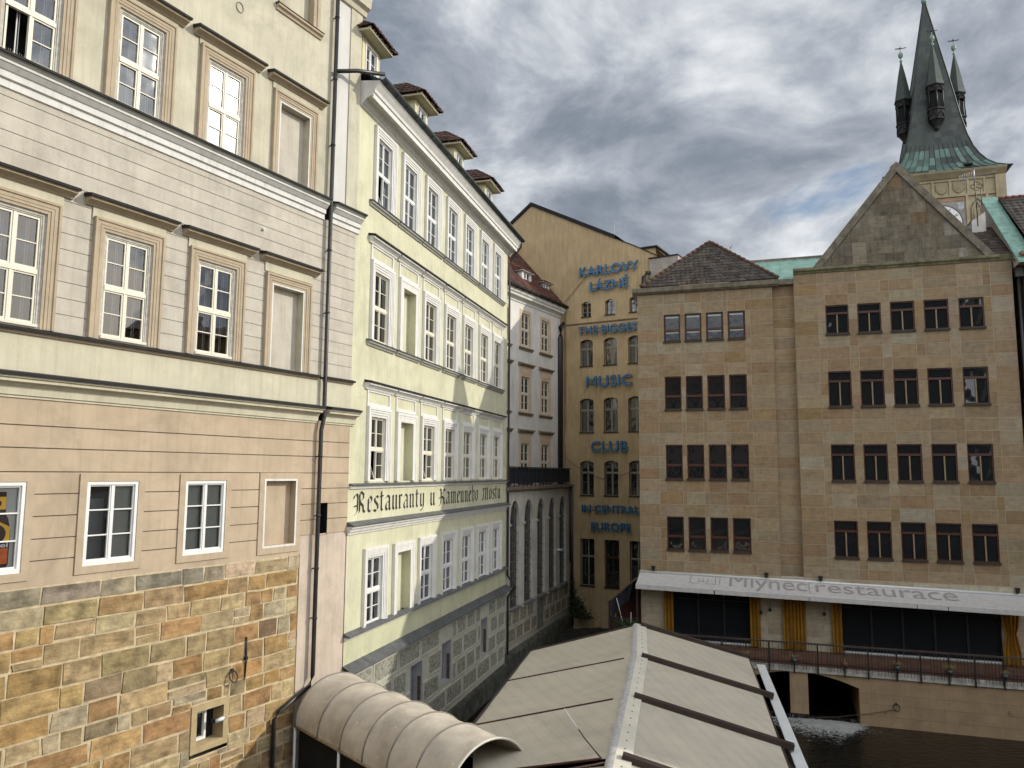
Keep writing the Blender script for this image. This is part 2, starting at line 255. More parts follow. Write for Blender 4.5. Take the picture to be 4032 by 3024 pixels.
# ------------------------------------------------------------------ mesh builder
class MB:
    """collects faces in facade coordinates: u along the wall, w out of the wall, z height above the eye"""
    def __init__(s, zo=0.0):
        s.v = []; s.f = []; s.m = []; s.t = []; s.sm = []; s.zo = zo; s.mi = 0; s.tint = (1, 1, 1); s.smooth = False
    def P(s, u, w, z):
        s.v.append((u, -w, z + s.zo)); return len(s.v) - 1
    def face(s, idx):
        s.f.append(tuple(idx)); s.m.append(s.mi); s.t.append(s.tint); s.sm.append(s.smooth)
    def poly(s, pts):
        s.face([s.P(*p) for p in pts])
    def box(s, u0, u1, z0, z1, w0, w1):
        if u0 > u1: u0, u1 = u1, u0
        if z0 > z1: z0, z1 = z1, z0
        if w0 > w1: w0, w1 = w1, w0
        a = [s.P(u, w, z) for z in (z0, z1) for w in (w0, w1) for u in (u0, u1)]
        for q in ((0, 1, 5, 4), (2, 6, 7, 3), (0, 4, 6, 2), (1, 3, 7, 5), (4, 5, 7, 6), (0, 2, 3, 1)):
            s.face([a[i] for i in q])
    def ext(s, u0, u1, prof, cap=True):
        """moulding: closed profile of (w, z) points drawn along u"""
        a = [s.P(u0, w, z) for w, z in prof]; b = [s.P(u1, w, z) for w, z in prof]; n = len(prof)
        for i in range(n):
            j = (i + 1) % n; s.face((a[i], b[i], b[j], a[j]))
        if cap: s.face(a[::-1]); s.face(b)
    def loops(s, u0, u1, z0, z1, prof, bottom=True):
        """nested rectangles: prof of (grow, w)"""
        prev = None
        for g, w in prof:
            zb = z0 - g if bottom else z0
            cur = [s.P(u0 - g, w, zb), s.P(u1 + g, w, zb), s.P(u1 + g, w, z1 + g), s.P(u0 - g, w, z1 + g)]
            if prev:
                for i in range(4):
                    if i == 0 and not bottom: continue
                    j = (i + 1) % 4; s.face((prev[i], prev[j], cur[j], cur[i]))
            prev = cur
    def sheet(s, u0, u1, z0, z1, holes=(), w=0.0):
        """wall sheet with rectangular openings (ua, ub, za, zb)"""
        us = sorted({u0, u1, *[min(max(h[k], u0), u1) for h in holes for k in (0, 1)]})
        zs = sorted({z0, z1, *[min(max(h[k], z0), z1) for h in holes for k in (2, 3)]})
        for i in range(len(us) - 1):
            for j in range(len(zs) - 1):
                a, b, c, d = us[i], us[i + 1], zs[j], zs[j + 1]
                if b - a < 1e-6 or d - c < 1e-6: continue
                cu, cz = (a + b) / 2, (c + d) / 2
                if any(h[0] < cu < h[1] and h[2] < cz < h[3] for h in holes): continue
                s.poly([(a, w, c), (b, w, c), (b, w, d), (a, w, d)])
    def block(s, u0, u1, z0, z1, w0, w1, jit=0.0, rnd=None, cham=0.012):
        """one stone: chamfered front with slightly irregular corners"""
        rnd = rnd or R
        j = lambda: (rnd.uniform(-jit, jit) if jit else 0)
        o = [(u0 + j(), z0 + j()), (u1 + j(), z0 + j()), (u1 + j(), z1 + j()), (u0 + j(), z1 + j())]
        c = cham
        inn = [(o[0][0] + c, o[0][1] + c), (o[1][0] - c, o[1][1] + c), (o[2][0] - c, o[2][1] - c), (o[3][0] + c, o[3][1] - c)]
        A = [s.P(u, w0, z) for u, z in o]; B = [s.P(u, w1, z) for u, z in inn]
        for i in range(4):
            k = (i + 1) % 4; s.face((A[i], A[k], B[k], B[i]))
        s.face(B)
    def tube(s, pts, r, n=8, cap=True):
        pts = [Vector(p) for p in pts]; rings = []
        rr = r if isinstance(r, (list, tuple)) else [r] * len(pts)
        keep = s.smooth; s.smooth = True
        for i, p in enumerate(pts):
            d = (pts[min(i + 1, len(pts) - 1)] - pts[max(i - 1, 0)]).normalized()
            a = d.cross(Vector((0, 0, 1)) if abs(d.z) < 0.9 else Vector((1, 0, 0))).normalized(); b = d.cross(a)
            rings.append([s.P(*(p + (a * math.cos(t) + b * math.sin(t)) * rr[i])) for t in [2 * math.pi * k / n for k in range(n)]])
        for i in range(len(rings) - 1):
            for k in range(n):
                q = (k + 1) % n; s.face((rings[i][k], rings[i][q], rings[i + 1][q], rings[i + 1][k]))
        s.smooth = False
        if cap: s.face(rings[0][::-1]); s.face(rings[-1])
        s.smooth = keep
    def lathe(s, cu, cw, prof, n=12, smooth=True, phase=0.0):
        """prof of (radius, z) about the vertical axis at (cu, cw)"""
        keep = s.smooth; s.smooth = smooth; prev = None
        for r, z in prof:
            cur = [s.P(cu + r * math.cos(phase + 2 * math.pi * k / n), cw + r * math.sin(phase + 2 * math.pi * k / n), z) for k in range(n)]
            if prev:
                for k in range(n):
                    q = (k + 1) % n; s.face((prev[k], prev[q], cur[q], cur[k]))
            prev = cur
        s.smooth = keep
    def tiles(s, bl, br, tl, tr, rows, pitch, cols, lift=0.03, rnd=None):
        """courses of roof tiles on the slope between a lower edge bl-br and an upper edge tl-tr"""
        rnd = rnd or R
        bl, br, tl, tr = map(Vector, (bl, br, tl, tr))
        nrm = (br - bl).cross(tl - bl)
        if nrm.length < 1e-6: nrm = (br - bl).cross(tr - bl)
        nrm.normalize()
        if nrm.z < 0: nrm = -nrm
        for i in range(rows):
            t0, t1 = i / rows, (i + 1.12) / rows
            t1 = min(t1, 1.0)
            l0, r0 = bl.lerp(tl, t0), br.lerp(tr, t0); l1, r1 = bl.lerp(tl, t1), br.lerp(tr, t1)
            n = max(1, round((r0 - l0).length / pitch))
            for k in range(n):
                a, b = k / n, (k + 1) / n
                g = rnd.uniform(0.6, 1.15); c = rnd.choice(cols); s.tint = tuple(x * g for x in c)
                h = lift * rnd.uniform(0.75, 1.25)
                p = [l0.lerp(r0, a), l0.lerp(r0, (a + b) / 2), l0.lerp(r0, b)]
                q = [l1.lerp(r1, a), l1.lerp(r1, (a + b) / 2), l1.lerp(r1, b)]
                s.poly([p[0] + nrm * h * 0.6, p[1] + nrm * h * 1.5, q[1] + nrm * h * 0.5, q[0]])
                s.poly([p[1] + nrm * h * 1.5, p[2] + nrm * h * 0.6, q[2], q[1] + nrm * h * 0.5])
                s.poly([p[0] - nrm * 0.01, p[2] - nrm * 0.01, p[2] + nrm * h * 0.6, p[1] + nrm * h * 1.5, p[0] + nrm * h * 0.6])
        s.tint = (1, 1, 1)
    def text(s, body, u0, u1, z0, z1, w0, w1, bold=0.0):
        """lettering traced from the built-in font, fitted to the box; extruded from w0 to w1"""
        cu = bpy.data.curves.new('lettering', 'FONT'); cu.body = body; cu.extrude = 0.5; cu.resolution_u = 5; cu.offset = bold
        ob = bpy.data.objects.new('lettering', cu); COL.objects.link(ob)
        dg = bpy.context.evaluated_depsgraph_get(); me = bpy.data.meshes.new_from_object(ob.evaluated_get(dg))
        xs = [v.co.x for v in me.vertices]; ys = [v.co.y for v in me.vertices]
        xa, xb, ya, yb = min(xs), max(xs), min(ys), max(ys); base = len(s.v)
        for v in me.vertices:
            s.P(u0 + (v.co.x - xa) / (xb - xa) * (u1 - u0), w0 if v.co.z < 0 else w1, z0 + (v.co.y - ya) / (yb - ya) * (z1 - z0))
        for p in me.polygons:
            s.face([base + i for i in p.vertices])
        bpy.data.objects.remove(ob); bpy.data.curves.remove(cu); bpy.data.meshes.remove(me)
    def spikes(s, u0, u1, z, w, rnd, h=.10, step=.042):
        k = u0
        while k < u1:
            t = rnd.uniform(-.006, .006); hh = h * rnd.uniform(.85, 1.1); s.poly([(k - .0025, w, z - .02), (k + .0025, w, z - .02), (k + .002 + t, w + .03, z + hh), (k - .002 + t, w + .03, z + hh)]); k += step * rnd.uniform(.93, 1.07)
    def build(s, name, mats, parent=None, loc=None, label=None, map3=None):
        me = bpy.data.meshes.new(name)
        vs = s.v if map3 is None else [map3(*p) for p in s.v]
        me.from_pydata(vs, [], s.f)
        mats = mats if isinstance(mats, (list, tuple)) else [mats]
        for m in mats: me.materials.append(m)
        me.polygons.foreach_set('material_index', s.m)
        me.polygons.foreach_set('use_smooth', s.sm)
        if any(t != (1, 1, 1) for t in s.t):
            at = me.color_attributes.new('tint', 'FLOAT_COLOR', 'CORNER')
            buf = []
            for f, t in zip(s.f, s.t): buf += [t[0], t[1], t[2], 1.0] * len(f)
            at.data.foreach_set('color', buf)
        me.update()
        o = bpy.data.objects.new(name, me); COL.objects.link(o)
        if parent: o.parent = parent
        if loc: o.location = loc
        if label: o['label'] = label
        return o

def az_rot(deg): return math.radians(90 - deg)
def thing(name, label, cat, loc=(0, 0, 0), rotz=0.0, group=None, kind=None):
    o = bpy.data.objects.new(name, None); COL.objects.link(o)
    o.location = loc; o.rotation_euler = (0, 0, rotz); o.empty_display_size = 0.3
    o['label'] = label; o['category'] = cat
    if group: o['group'] = group
    if kind: o['kind'] = kind
    return o
def tag(o, label, cat, group=None, kind=None):
    o['label'] = label; o['category'] = cat
    if group: o['group'] = group
    if kind: o['kind'] = kind
    return o
def structure(o): o['kind'] = 'structure'; return o
def kids(o): return list(o.children)
def dup(o, parent=None, loc=None):
    c = o.copy(); COL.objects.link(c)
    if parent is not None: c.parent = parent
    if loc is not None: c.location = loc
    for k in kids(o): dup(k, c)
    return c
def face_pt(base, az, u, w, z):
    a = math.radians(az); d = Vector((math.sin(a), math.cos(a), 0)); n = Vector((d.y, -d.x, 0))
    return Vector((base[0], base[1], 0)) + d * u + n * w + Vector((0, 0, z + ZC))

# facades: origin on the ground plan and compass bearing of the wall line
A0, AA = (-4.6933, 22.5672), 28.592      # cream apartment building
G0, GA = A0, 15.174                      # yellow restaurant building (starts at the same corner)
S0, SA = (15.1890, 35.1829), 108.333     # sandstone building
T0, TA = (14.3397, 32.6199), 108.333     # terrace wall over the weir
R0, RA = (-0.2761, 38.8540), 18.7        # arcade wing
W0, WA = (-0.3231, 45.4592), 30.0        # white house behind the arcade
Y0, YA = (3.2029, 51.5664), 120.331      # ochre club building
# ------------------------------------------------------------------ window kit
def casement(fb, pb, u0, u1, z0, z1, w, trans=0.5, bars=1, sash=0.036, mull=0.055, th=0.09, bar=0.022, depth=0.05, tilt=0.006, skip=(), vb=False, rnd=R):
    """two-light window: outer frame, mullion, transom, sashes, glazing bars (fb) and one glass quad per sash (pb)"""
    um = (u0 + u1) / 2; cells = []
    zt = z0 + (z1 - z0) * trans
    rows = [(z0, z1)] if not trans else [(z0, zt - th / 2), (zt + th / 2, z1)]
    if trans: fb.box(u0, u1, zt - th / 2, zt + th / 2, w - depth, w + 0.022)
    fb.box(um - mull / 2, um + mull / 2, z0, z1, w - depth, w + 0.014)
    for ri, (a, b) in enumerate(rows):
        for ci, (c, d) in enumerate(((u0, um - mull / 2), (um + mull / 2, u1))):
            if (ri, ci) in skip: continue
            for q in ((c, c + sash, a, b), (d - sash, d, a, b), (c + sash, d - sash, a, a + sash * 1.2), (c + sash, d - sash, b - sash, b)):
                fb.box(*q, w - depth, w)
            n = bars[ri] if isinstance(bars, (list, tuple)) else bars
            for k in range(n):
                zz = a + (b - a) * (k + 1) / (n + 1)
                fb.box(c + sash, d - sash, zz - bar / 2, zz + bar / 2, w - depth, w - 0.006)
            if vb:
                uu = (c + d) / 2; fb.box(uu - bar / 2, uu + bar / 2, a + sash, b - sash, w - depth, w - 0.008)
            t1, t2 = rnd.uniform(-tilt, tilt), rnd.uniform(-tilt, tilt)
            g = w - depth * 0.6; lu, lz = d - c, b - a
            pb.poly([(c + .02, g, a + .02), (d - .02, g + t1 * lu, a + .02), (d - .02, g + t1 * lu + t2 * lz, b - .02), (c + .02, g + t2 * lz, b - .02)])
def reveal(mb, u0, u1, z0, z1, wf, wb):
    mb.loops(u0, u1, z0, z1, [(0, wf), (0, wb)])

# ================================================================== cream apartment building (left)
bA = thing('apartment_building', 'tall cream plastered building on an exposed sandstone base, filling the left side of the photo', 'building', (A0[0], A0[1], 0), az_rot(AA))
A_C = [-12.0, -9.63, -7.30, -4.97]
A_B = -2.635
def wins(cs, hw, z0, z1): return [(c - hw, c + hw, z0, z1) for c in cs]
m = MB(ZC)
hs = wins(A_C, .57, 7.70, 9.88) + [(A_B - .54, A_B + .54, 7.75, 9.77)] + [(A_B - .54, A_B + .54, 12.46, 14.2)] + wins(A_C, .57, 12.5, 14.4)
m.mi = 0; m.sheet(-15, -1.16, 7.62, 15.2, hs)
m.mi = 1; m.sheet(-1.16, -0.50, 7.62, 15.2, w=-0.012)
m.mi = 0; m.box(-0.50, 0.0, 7.62, 14.0, -0.3, 0.02)
m.mi = 0; m.ext(-1.22, 0.14, [(0.0, 13.95), (0.06, 13.98), (0.10, 14.12), (0.22, 14.2), (0.26, 14.45), (0.26, 14.6), (0, 14.6)])
m.build('upper_wall', [M_cream, M_whitewash], bA)
# middle storey with fine horizontal joints
js = [3.02 + .325 * i for i in range(13)]
holes2 = wins(A_C, .57, 2.68, 4.92) + [(A_B - .54, A_B + .54, 2.67, 4.86)]
m = MB(ZC)
slots = []
edges = [-15] + [x for c in A_C + [A_B] for x in (c - .83, c + .83)] + [-0.0]
for z in js:
    if z < 5.15:
        for a, b in zip(edges[0::2], edges[1::2]): slots.append((a, b, z, z + .014))
    else: slots.append((-15, 0, z, z + .014))
m.mi = 0; m.sheet(-15, 0, 2.62, 7.12, holes2 + slots)
m.mi = 1; m.sheet(-15, 0, 2.62, 7.12, holes2, w=-0.012)
m.build('middle_wall', [M_greige, M_groove2], bA)
m = MB(ZC); m.sheet(-15, 0, 1.75, 2.56); m.build('apron_wall', [M_apron], bA)
# lower storey with broad rustication joints
G_A = [-12.0, -9.64, -7.31, -4.98]
holes3 = wins(G_A, .575, -1.885, -.22) + [(A_B - .52, A_B + .52, -1.86, -.23), (-1.23, -.84, -1.72, -.85)]
m = MB(ZC); slots = []
edges = [-15] + [x for c in G_A + [A_B] for x in (c - .725, c + .725)] + [0.0]
for z in (.82, .40, -.045):
    slots.append((-15, 0, z, z + .021))
for z in (-.465, -.88, -1.30, -1.705):
    for a, b in zip(edges[0::2], edges[1::2]): slots.append((a, b, z, z + .021))
m.mi = 0; m.sheet(-15, 0, -2.17, 1.40, holes3 + slots + [(-1.87, 0, -2.2, -1.68)])
m.mi = 1; m.sheet(-15, 0, -2.17, 1.40, holes3 + [(-1.87, 0, -2.2, -1.68)], w=-0.03)
m.mi = 2; m.sheet(-1.87, 0, -9.99, -1.68, w=-0.02)
m.build('lower_wall', [M_peach, M_groove, M_pinkish], bA)
# body behind the facade
m = MB(ZC); m.box(-15, -0.02, -10, 15.1, -9.0, -0.62); m.build('building_core', [M_cream], bA)
# sandstone base: irregular courses
STONE_C = [((.50, .335, .155), 10), ((.475, .30, .125), 9), ((.54, .40, .22), 10), ((.46, .335, .18), 6), ((.38, .29, .17), 3), ((.55, .43, .265), 6), ((.44, .27, .12), 4), ((.28, .18, .105), 1.5), ((.42, .31, .165), 3)]
STONE_TOP = [((.37, .30, .21), 6), ((.54, .44, .28), 7), ((.30, .26, .195), 4), ((.45, .35, .20), 4), ((.36, .26, .13), 3)]
def pick(tab, rnd):
    return rnd.choices([c for c, _ in tab], [k for _, k in tab])[0]
def masonry(mb, u0, u1, z0, z1, hmin, hmax, lmin, lmax, holes, tab, seed, gap=.015, w0=-.03, w1=.012, jit=.020):
    rnd = random.Random(seed); z = z1
    while z > z0 + .05:
        h = rnd.uniform(hmin, hmax); zb = max(z - h, z0); u = u0 - rnd.uniform(0, lmax * .6)
        shade = rnd.uniform(.9, 1.1)
        while u < u1:
            l = rnd.uniform(lmin, lmax) * (1.15 if h > .36 else .85); a, b = max(u, u0), min(u + l, u1); u += l
            if b - a < .07: continue
            parts = [(a, b, zb, z)]
            if h > .33 and rnd.random() < .05: zc = (z + zb) / 2 + rnd.uniform(-.04, .04); parts = [(a, b, zb, zc), (a, b, zc, z)]
            for hh in holes:
                nxt = []
                for (pa, pb, pc, pd) in parts:
                    if pb <= hh[0] or pa >= hh[1] or pd <= hh[2] or pc >= hh[3]: nxt.append((pa, pb, pc, pd)); continue
                    if pa < hh[0]: nxt.append((pa, hh[0], pc, pd))
                    if pb > hh[1]: nxt.append((hh[1], pb, pc, pd))
                    ma, mb_ = max(pa, hh[0]), min(pb, hh[1])
                    if pc < hh[2]: nxt.append((ma, mb_, pc, hh[2]))
                    if pd > hh[3]: nxt.append((ma, mb_, hh[3], pd))
                parts = nxt
            for (pa, pb, pc, pd) in parts:
                if pb - pa < .06 or pd - pc < .06: continue
                c = pick(STONE_TOP if zb > -2.9 else tab, rnd); g = rnd.uniform(.86, 1.12) * shade; mb.tint = tuple(x * g * rnd.uniform(.95, 1.05) for x in c)
                if rnd.random() < .10: mb.tint = (.50, .42, .28)
                mb.block(pa + gap * rnd.uniform(.5, 1.3), pb - gap * rnd.uniform(.5, 1.3), pc + gap * rnd.uniform(.5, 1.3), pd - gap * rnd.uniform(.5, 1.3), w0, w1 + rnd.uniform(-.008, .012), jit, rnd)
        z = zb
    mb.tint = (1, 1, 1)
m = MB(ZC); m.mi = 1; m.sheet(-15, -1.87, -9.99, -2.17, [(-5.08, -4.01, -6.38, -5.25)], w=0.0)
m.sheet(-1.90, -1.87, -9.99, -2.17, w=0.0); m.mi = 0
masonry(m, -15, -1.87, -9.95, -2.18,  .27, .47, .34, 1.1, [(-5.08, -4.01, -6.38, -5.25)], STONE_C, 11)
m.mi = 1; m.poly([(-1.87, 0.02, -9.99), (-1.87, -.03, -9.99), (-1.87, -.03, -2.17), (-1.87, 0.02, -2.17)])
m.build('stone_base', [M_block, M_mortar], bA)

# mouldings
def cornice(parent, name, u0, u1, prof, m1, sheet=None, m2=None, gaps=(), spike=None):
    m = MB(ZC); e = [u0] + [x for g in gaps for x in g] + [u1]
    for a, b in zip(e[0::2], e[1::2]):
        m.mi = 0; m.ext(a, b, prof)
        if sheet: m.mi = 1; m.ext(a - .01, b + .01, sheet)
    o = m.build(name, [m1, m2 or M_sheet], parent)
    if spike:
        for a, b in zip(e[0::2], e[1::2]): s_ = MB(ZC); s_.spikes(a, b, spike[0], spike[1], random.Random(5)); s_.build('bird_spikes', [M_spike], o)
    return o
M_spike = surf('spike_wire', (.50, .47, .40), rough=.5, bump=0)
PG = [(-1.40, -1.12)]
cornice(bA, 'cornice', -15, .12, [(0, 7.06), (.04, 7.08), (.04, 7.22), (.09, 7.24), (.09, 7.36), (.12, 7.38), (.20, 7.47), (.22, 7.48), (.22, 7.53), (0, 7.53)], M_whitetrim, gaps=PG)
cornice(bA, 'cornice', -15, .15, [(0, 7.532), (.23, 7.532), (.25, 7.555), (.28, 7.60), (.28, 7.625), (0, 7.66)], M_greytrim, [(0, 7.663), (.30, 7.60), (.315, 7.60), (.315, 7.65), (0, 7.72)], gaps=PG, spike=(7.66, .16))
cornice(bA, 'sill_band', -15, .05, [(0, 2.52), (.05, 2.53), (.05, 2.57), (.08, 2.575), (.08, 2.60), (0, 2.60)], M_tanstone, [(0, 2.602), (.11, 2.58), (.125, 2.58), (.125, 2.63), (0, 2.665)], gaps=PG, spike=(2.64, .06))
cornice(bA, 'cornice', -15, .16, [(0, 1.32), (.03, 1.33), (.03, 1.37), (.06, 1.38), (.07, 1.50), (.13, 1.58), (.23, 1.61), (.23, 1.66), (.27, 1.68), (.28, 1.735), (0, 1.735)], M_apron, [(0, 1.737), (.30, 1.715), (.315, 1.715), (.315, 1.77), (0, 1.83)], gaps=PG, spike=(1.78, .18))

def A_window(z0, z1, zsur, hoodz, blind=False, openll=False, bright=False, hw=.57):
    H = z1 - z0
    if blind:
        m = MB(); m.mi = 0; m.loops(-.54, .54, 0, H - .10, [(0, .02), (0, -.20)], bottom=False)
        m.mi = 1; m.sheet(-.54, .54, -.02, H - .10, w=-.20)
        m.mi = 2; m.loops(-.54, .54, 0, H - .10, [(.0, .025), (.045, .025), (.045, .0)], bottom=False)
        w = m.build('blind_window', [M_cream, M_greige, M_whitetrim], bA)
    else:
        m = MB(); m.mi = 0; m.loops(-hw, hw, 0, H, [(.0, .004), (-.02, -.015), (-.06, -.015), (-.065, -.03), (-.09, -.03), (-.095, -.06)])
        m.mi = 1; m.loops(-hw + .1, hw - .1, .1, H - .1, [(0, -.09), (0, -.6)]); m.sheet(-hw + .1, hw - .1, .1, H - .1, w=-.6)
        w = m.build('window', [M_weather, M_dark], bA)
        f = MB(); p = MB()
        casement(f, p, -hw + .095, hw - .095, .10, H - .10, -.045, trans=.485, skip=((0, 0),) if openll else ())
        if openll:   # lower left sash swung into the room
            f.box(-hw + .12, -hw + .16, .12, H * .46, -.42, -.05); f.box(-hw + .12, -hw + .15, .5, .53, -.4, -.06)
        f.box(-hw + .04, hw - .04, .03, .085, -.05, .035)
        f.build('frame', [M_casement], w)
        p.build('pane', [G_sun if bright else G_thru], w)
        c = MB(); ch = random.Random(int(z0 * 10 + 99))
        if bright:
            c.sheet(-hw + .1, hw - .1, .1, H - .1, w=-.11); c.build('blind', [M_glaresheet], w)  # white sheet added in place of the bright reflection in these panes
        else:
            for a in (-.18, .30):
                c.box(a, a + .022, .12, H - .12, -.20, -.19); c.box(a + .05, a + .062, .12, H - .12, -.20, -.19)
            c.build('curtain_edge', [M_curtain], w)
    s = MB()
    s.loops(-hw, hw, 0.0, H + .0, [(0, .0), (0, .03), (.055, .034), (.06, .05), (.115, .052), (.12, .062), (.125, .055), (.19, .06), (.2, .085), (.245, .09), (.252, .07), (.252, 0)], bottom=False) if not blind else \
        s.loops(-.585, .585, 0.0, H - .055, [(0, .0), (0, .03), (.055, .034), (.06, .05), (.115, .052), (.12, .062), (.125, .055), (.17, .06), (.18, .085), (.232, .09), (.24, .07), (.24, 0)], bottom=False)
    s.build('surround', [M_tanstone], w)
    h = MB(); hz = hoodz - z0
    h.mi = 2; h.box(-.86, .86, zsur - z0, hz + .01, 0, .03)
    h.mi = 0; h.ext(-1.03, 1.03, [(0, hz), (.05, hz), (.07, hz + .03), (.12, hz + .06), (.19, hz + .085), (.21, hz + .09), (.21, hz + .13), (.235, hz + .15), (.235, hz + .165), (0, hz + .165)])
    h.mi = 1; h.ext(-1.06, 1.06, [(0, hz + .167), (.25, hz + .14), (.265, hz + .14), (.265, hz + .195), (0, hz + .24)]); h.mi = 3; h.spikes(-1.03, 1.03, hz + .21, .10, random.Random(int(z0)))
    h.build('hood', [M_tanstone, M_sheet, M_apron if z0 < 5 else M_cream, M_spike], w)
    return w
p1 = A_window(7.70, 9.88, 10.07, 10.24); p1.location = (A_C[2], 0, 7.70 + ZC)
dup(p1, bA, (A_C[0], 0, 7.70 + ZC))
A_window(7.70, 9.88, 10.07, 10.24, openll=True).location = (A_C[1], 0, 7.70 + ZC)
pb_ = A_window(7.70, 9.88, 10.07, 10.24, bright=True); pb_.location = (A_C[3], 0, 7.70 + ZC); pb_['label'] = 'window whose panes shine white and pink'
A_window(7.70, 9.88, 10.07, 10.24, blind=True).location = (A_B, 0, 7.70 + ZC)
p2 = A_window(2.66, 4.92, 5.13, 5.36); p2.location = (A_C[2], 0, 2.66 + ZC)
for c in (A_C[0], A_C[1], A_C[3]): dup(p2, bA, (c, 0, 2.66 + ZC))
A_window(2.66, 4.92, 5.13, 5.36, blind=True).location = (A_B, 0, 2.66 + ZC)
# the blind window at the very top
m = MB(); m.mi = 0; m.loops(-.54, .54, 0, 1.7, [(.24, 0), (.24, .05), (.12, .06), (.11, .03), (.05, .03), (.0, .02), (0, -.2)], bottom=False); m.mi = 1; m.sheet(-.54, .54, -.02, 1.7, w=-.2)
m.mi = 0; m.ext(-.86, .86, [(0, -.20), (.04, -.20), (.06, -.14), (.12, -.10), (.12, -.04), (0, -.04)]); m.mi = 2; m.ext(-.88, .88, [(0, -.038), (.135, -.038), (.14, -.02), (0, .01)])
m.build('blind_window', [M_tanstone, M_cream, M_sheet], bA, (A_B, 0, 12.46 + ZC))
for c in A_C[1:]:
    m = MB(); m.sheet(-.57, .57, 0, 1.9, w=-.1); m.build('window', [M_dark], bA, (c, 0, 12.5 + ZC))
# ground storey windows
def A_low(kind):
    H = 1.665; hw = .575
    m = MB(); m.mi = 0; m.loops(-hw, hw, 0, H, [(.15, -.005), (.15, .028), (.0, .028), (0, -.02)]); m.mi = 1
    m.loops(-hw, hw, 0, H, [(0, -.02), (0, -.5)]); m.sheet(-hw, hw, 0, H, w=-.5)
    if kind == 'blind':
        m = MB(); m.mi = 0; m.loops(-.52, .52, .02, H - .02, [(.205, -.005), (.205, .028), (.05, .028), (.05, .02)]); m.mi = 1; m.loops(-.52, .52, .02, H - .02, [(.052, .02), (0.052, .032), (0, .032), (0, .02)])
        m.mi = 0; m.loops(-.52, .52, .02, H - .02, [(0, .02), (0, -.18)]); m.sheet(-.52, .52, .02, H - .02, w=-.18)
        return m.build('blind_window', [M_peach, M_whitetrim], bA)
    w = m.build('window', [M_peach, M_dark], bA)
    f = MB(); p = MB()
    for q in ((-hw, -hw + .07, 0, H), (hw - .07, hw, 0, H), (-hw + .07, hw - .07, H - .07, H), (-hw + .07, hw - .07, 0, .085)): f.box(*q, -.08, .012)
    casement(f, p, -hw + .07, hw - .07, .085, H - .07, -.02, trans=0, bars=2, sash=.03, mull=.05, bar=.026)
    f.build('frame', [M_whitecase], w); p.build('pane', [G_low], w)
    c = MB(); c.mi = 0; c.sheet(0.02, hw - .05, .05, H - .05, w=-.12)
    c.mi = 1; c.sheet(-hw + .05, .02, .05, H - .05, w=-.30) if kind == 1 else c.sheet(-hw + .22, .02, .05, H - .05, w=-.16)
    c.mi = 2; c.sheet(-hw + .05, .02, H - .35, H - .05, w=-.28)
    c.build('blind', [surf('grey_blind2', (.27, .27, .245), var=.04, bump=0), M_blind if kind == 2 else surf('dark_grey_blind', (.12, .125, .125), var=.1, bump=0), M_dark], w)
    return w
wa = A_low(1); wa.location = (G_A[2], 0, -1.885 + ZC)
A_low(2).location = (G_A[3], 0, -1.885 + ZC)
for c in G_A[:2]: dup(wa, bA, (c, 0, -1.885 + ZC))
A_low('blind').location = (A_B, 0, -1.885 + ZC)
# louvred vent beside the downpipe
m = MB(ZC); m.mi = 0; m.loops(-1.23, -.84, -1.72, -.85, [(0, 0), (0, -.25)]); m.sheet(-1.23, -.84, -1.72, -.85, w=-.25); m.mi = 1
for k in range(11): m.poly([(-1.23, -.20, -1.25 + k * .036), (-1.02, -.20, -1.25 + k * .036), (-1.02, -.17, -1.275 + k * .036), (-1.23, -.17, -1.275 + k * .036)])
m.build('vent', [M_dark, M_whitemetal], bA)
# small barred window low in the stone
m = MB(ZC); a, b, c, d = -4.93, -4.18, -6.14, -5.40
m.mi = 0; m.loops(a, b, c, d, [(.15, -.01), (.15, .03), (0, .03), (0, -.32)]); m.mi = 1; m.sheet(a, b, c, d, w=-.32)
sw = m.build('cellar_window', [surf('sandstone_frame', (.44, .34, .19), var=.12, scale=4, bump=.2), M_dark], bA)
f = MB(ZC); f.loops(a + .02, b - .28, c + .02, d - .06, [(0, -.30), (0, -.22), (-.06, -.22), (-.07, -.28)]); f.box(-4.72, -4.66, -5.84, -5.70, -.29, -.285); f.build('frame', [M_whitecase], sw)
p = MB(ZC); p.sheet(a + .08, b - .34, c + .08, d - .12, w=-.285); p.build('pane', [G_dark], sw)
# wall anchor rod
m = MB(ZC); m.tube([(-3.585, .03, -3.98), (-3.585, .05, -4.5), (-3.585, .03, -4.97)], [.018, .022, .012]); m.box(-3.62, -3.55, -4.52, -4.44, 0, .07); m.build('wall_anchor', [M_dark_iron], bA)
# downpipe
m = MB(ZC)
m.tube([(-1.25, .13, 15.1), (-1.25, .13, 1.66), (-1.25, .14, 1.52), (-1.34, .13, 1.12), (-1.34, .12, -2.4), (-1.34, .12, -5.35), (-1.44, .12, -5.60), (-2.50, .12, -5.98), (-2.66, .12, -6.12), (-2.68, .12, -9.9)], .058, 10)
dp = m.build('downpipe', [M_pipe], bA)
for u, z in ((-1.25, 13.2), (-1.25, 11.3), (-1.25, 9.3), (-1.25, 6.2), (-1.25, 4.4), (-1.34, .4), (-1.34, -1.2), (-1.34, -2.6), (-1.34, -3.9)):
    m = MB(ZC); m.lathe(u, .13, [(.060, z), (.070, z), (.070, z + .05), (.060, z + .05)], 10); m.box(u - .015, u + .015, z, z + .03, -.02, .08); m.build('pipe_bracket', [M_pipe], dp)
m = MB(ZC); m.tube([(-1.25, .14, 11.55), (-.55, .34, 11.85), (.25, .72, 12.02)], .062, 10); m.build('gutter_pipe', [M_pipe], bA)

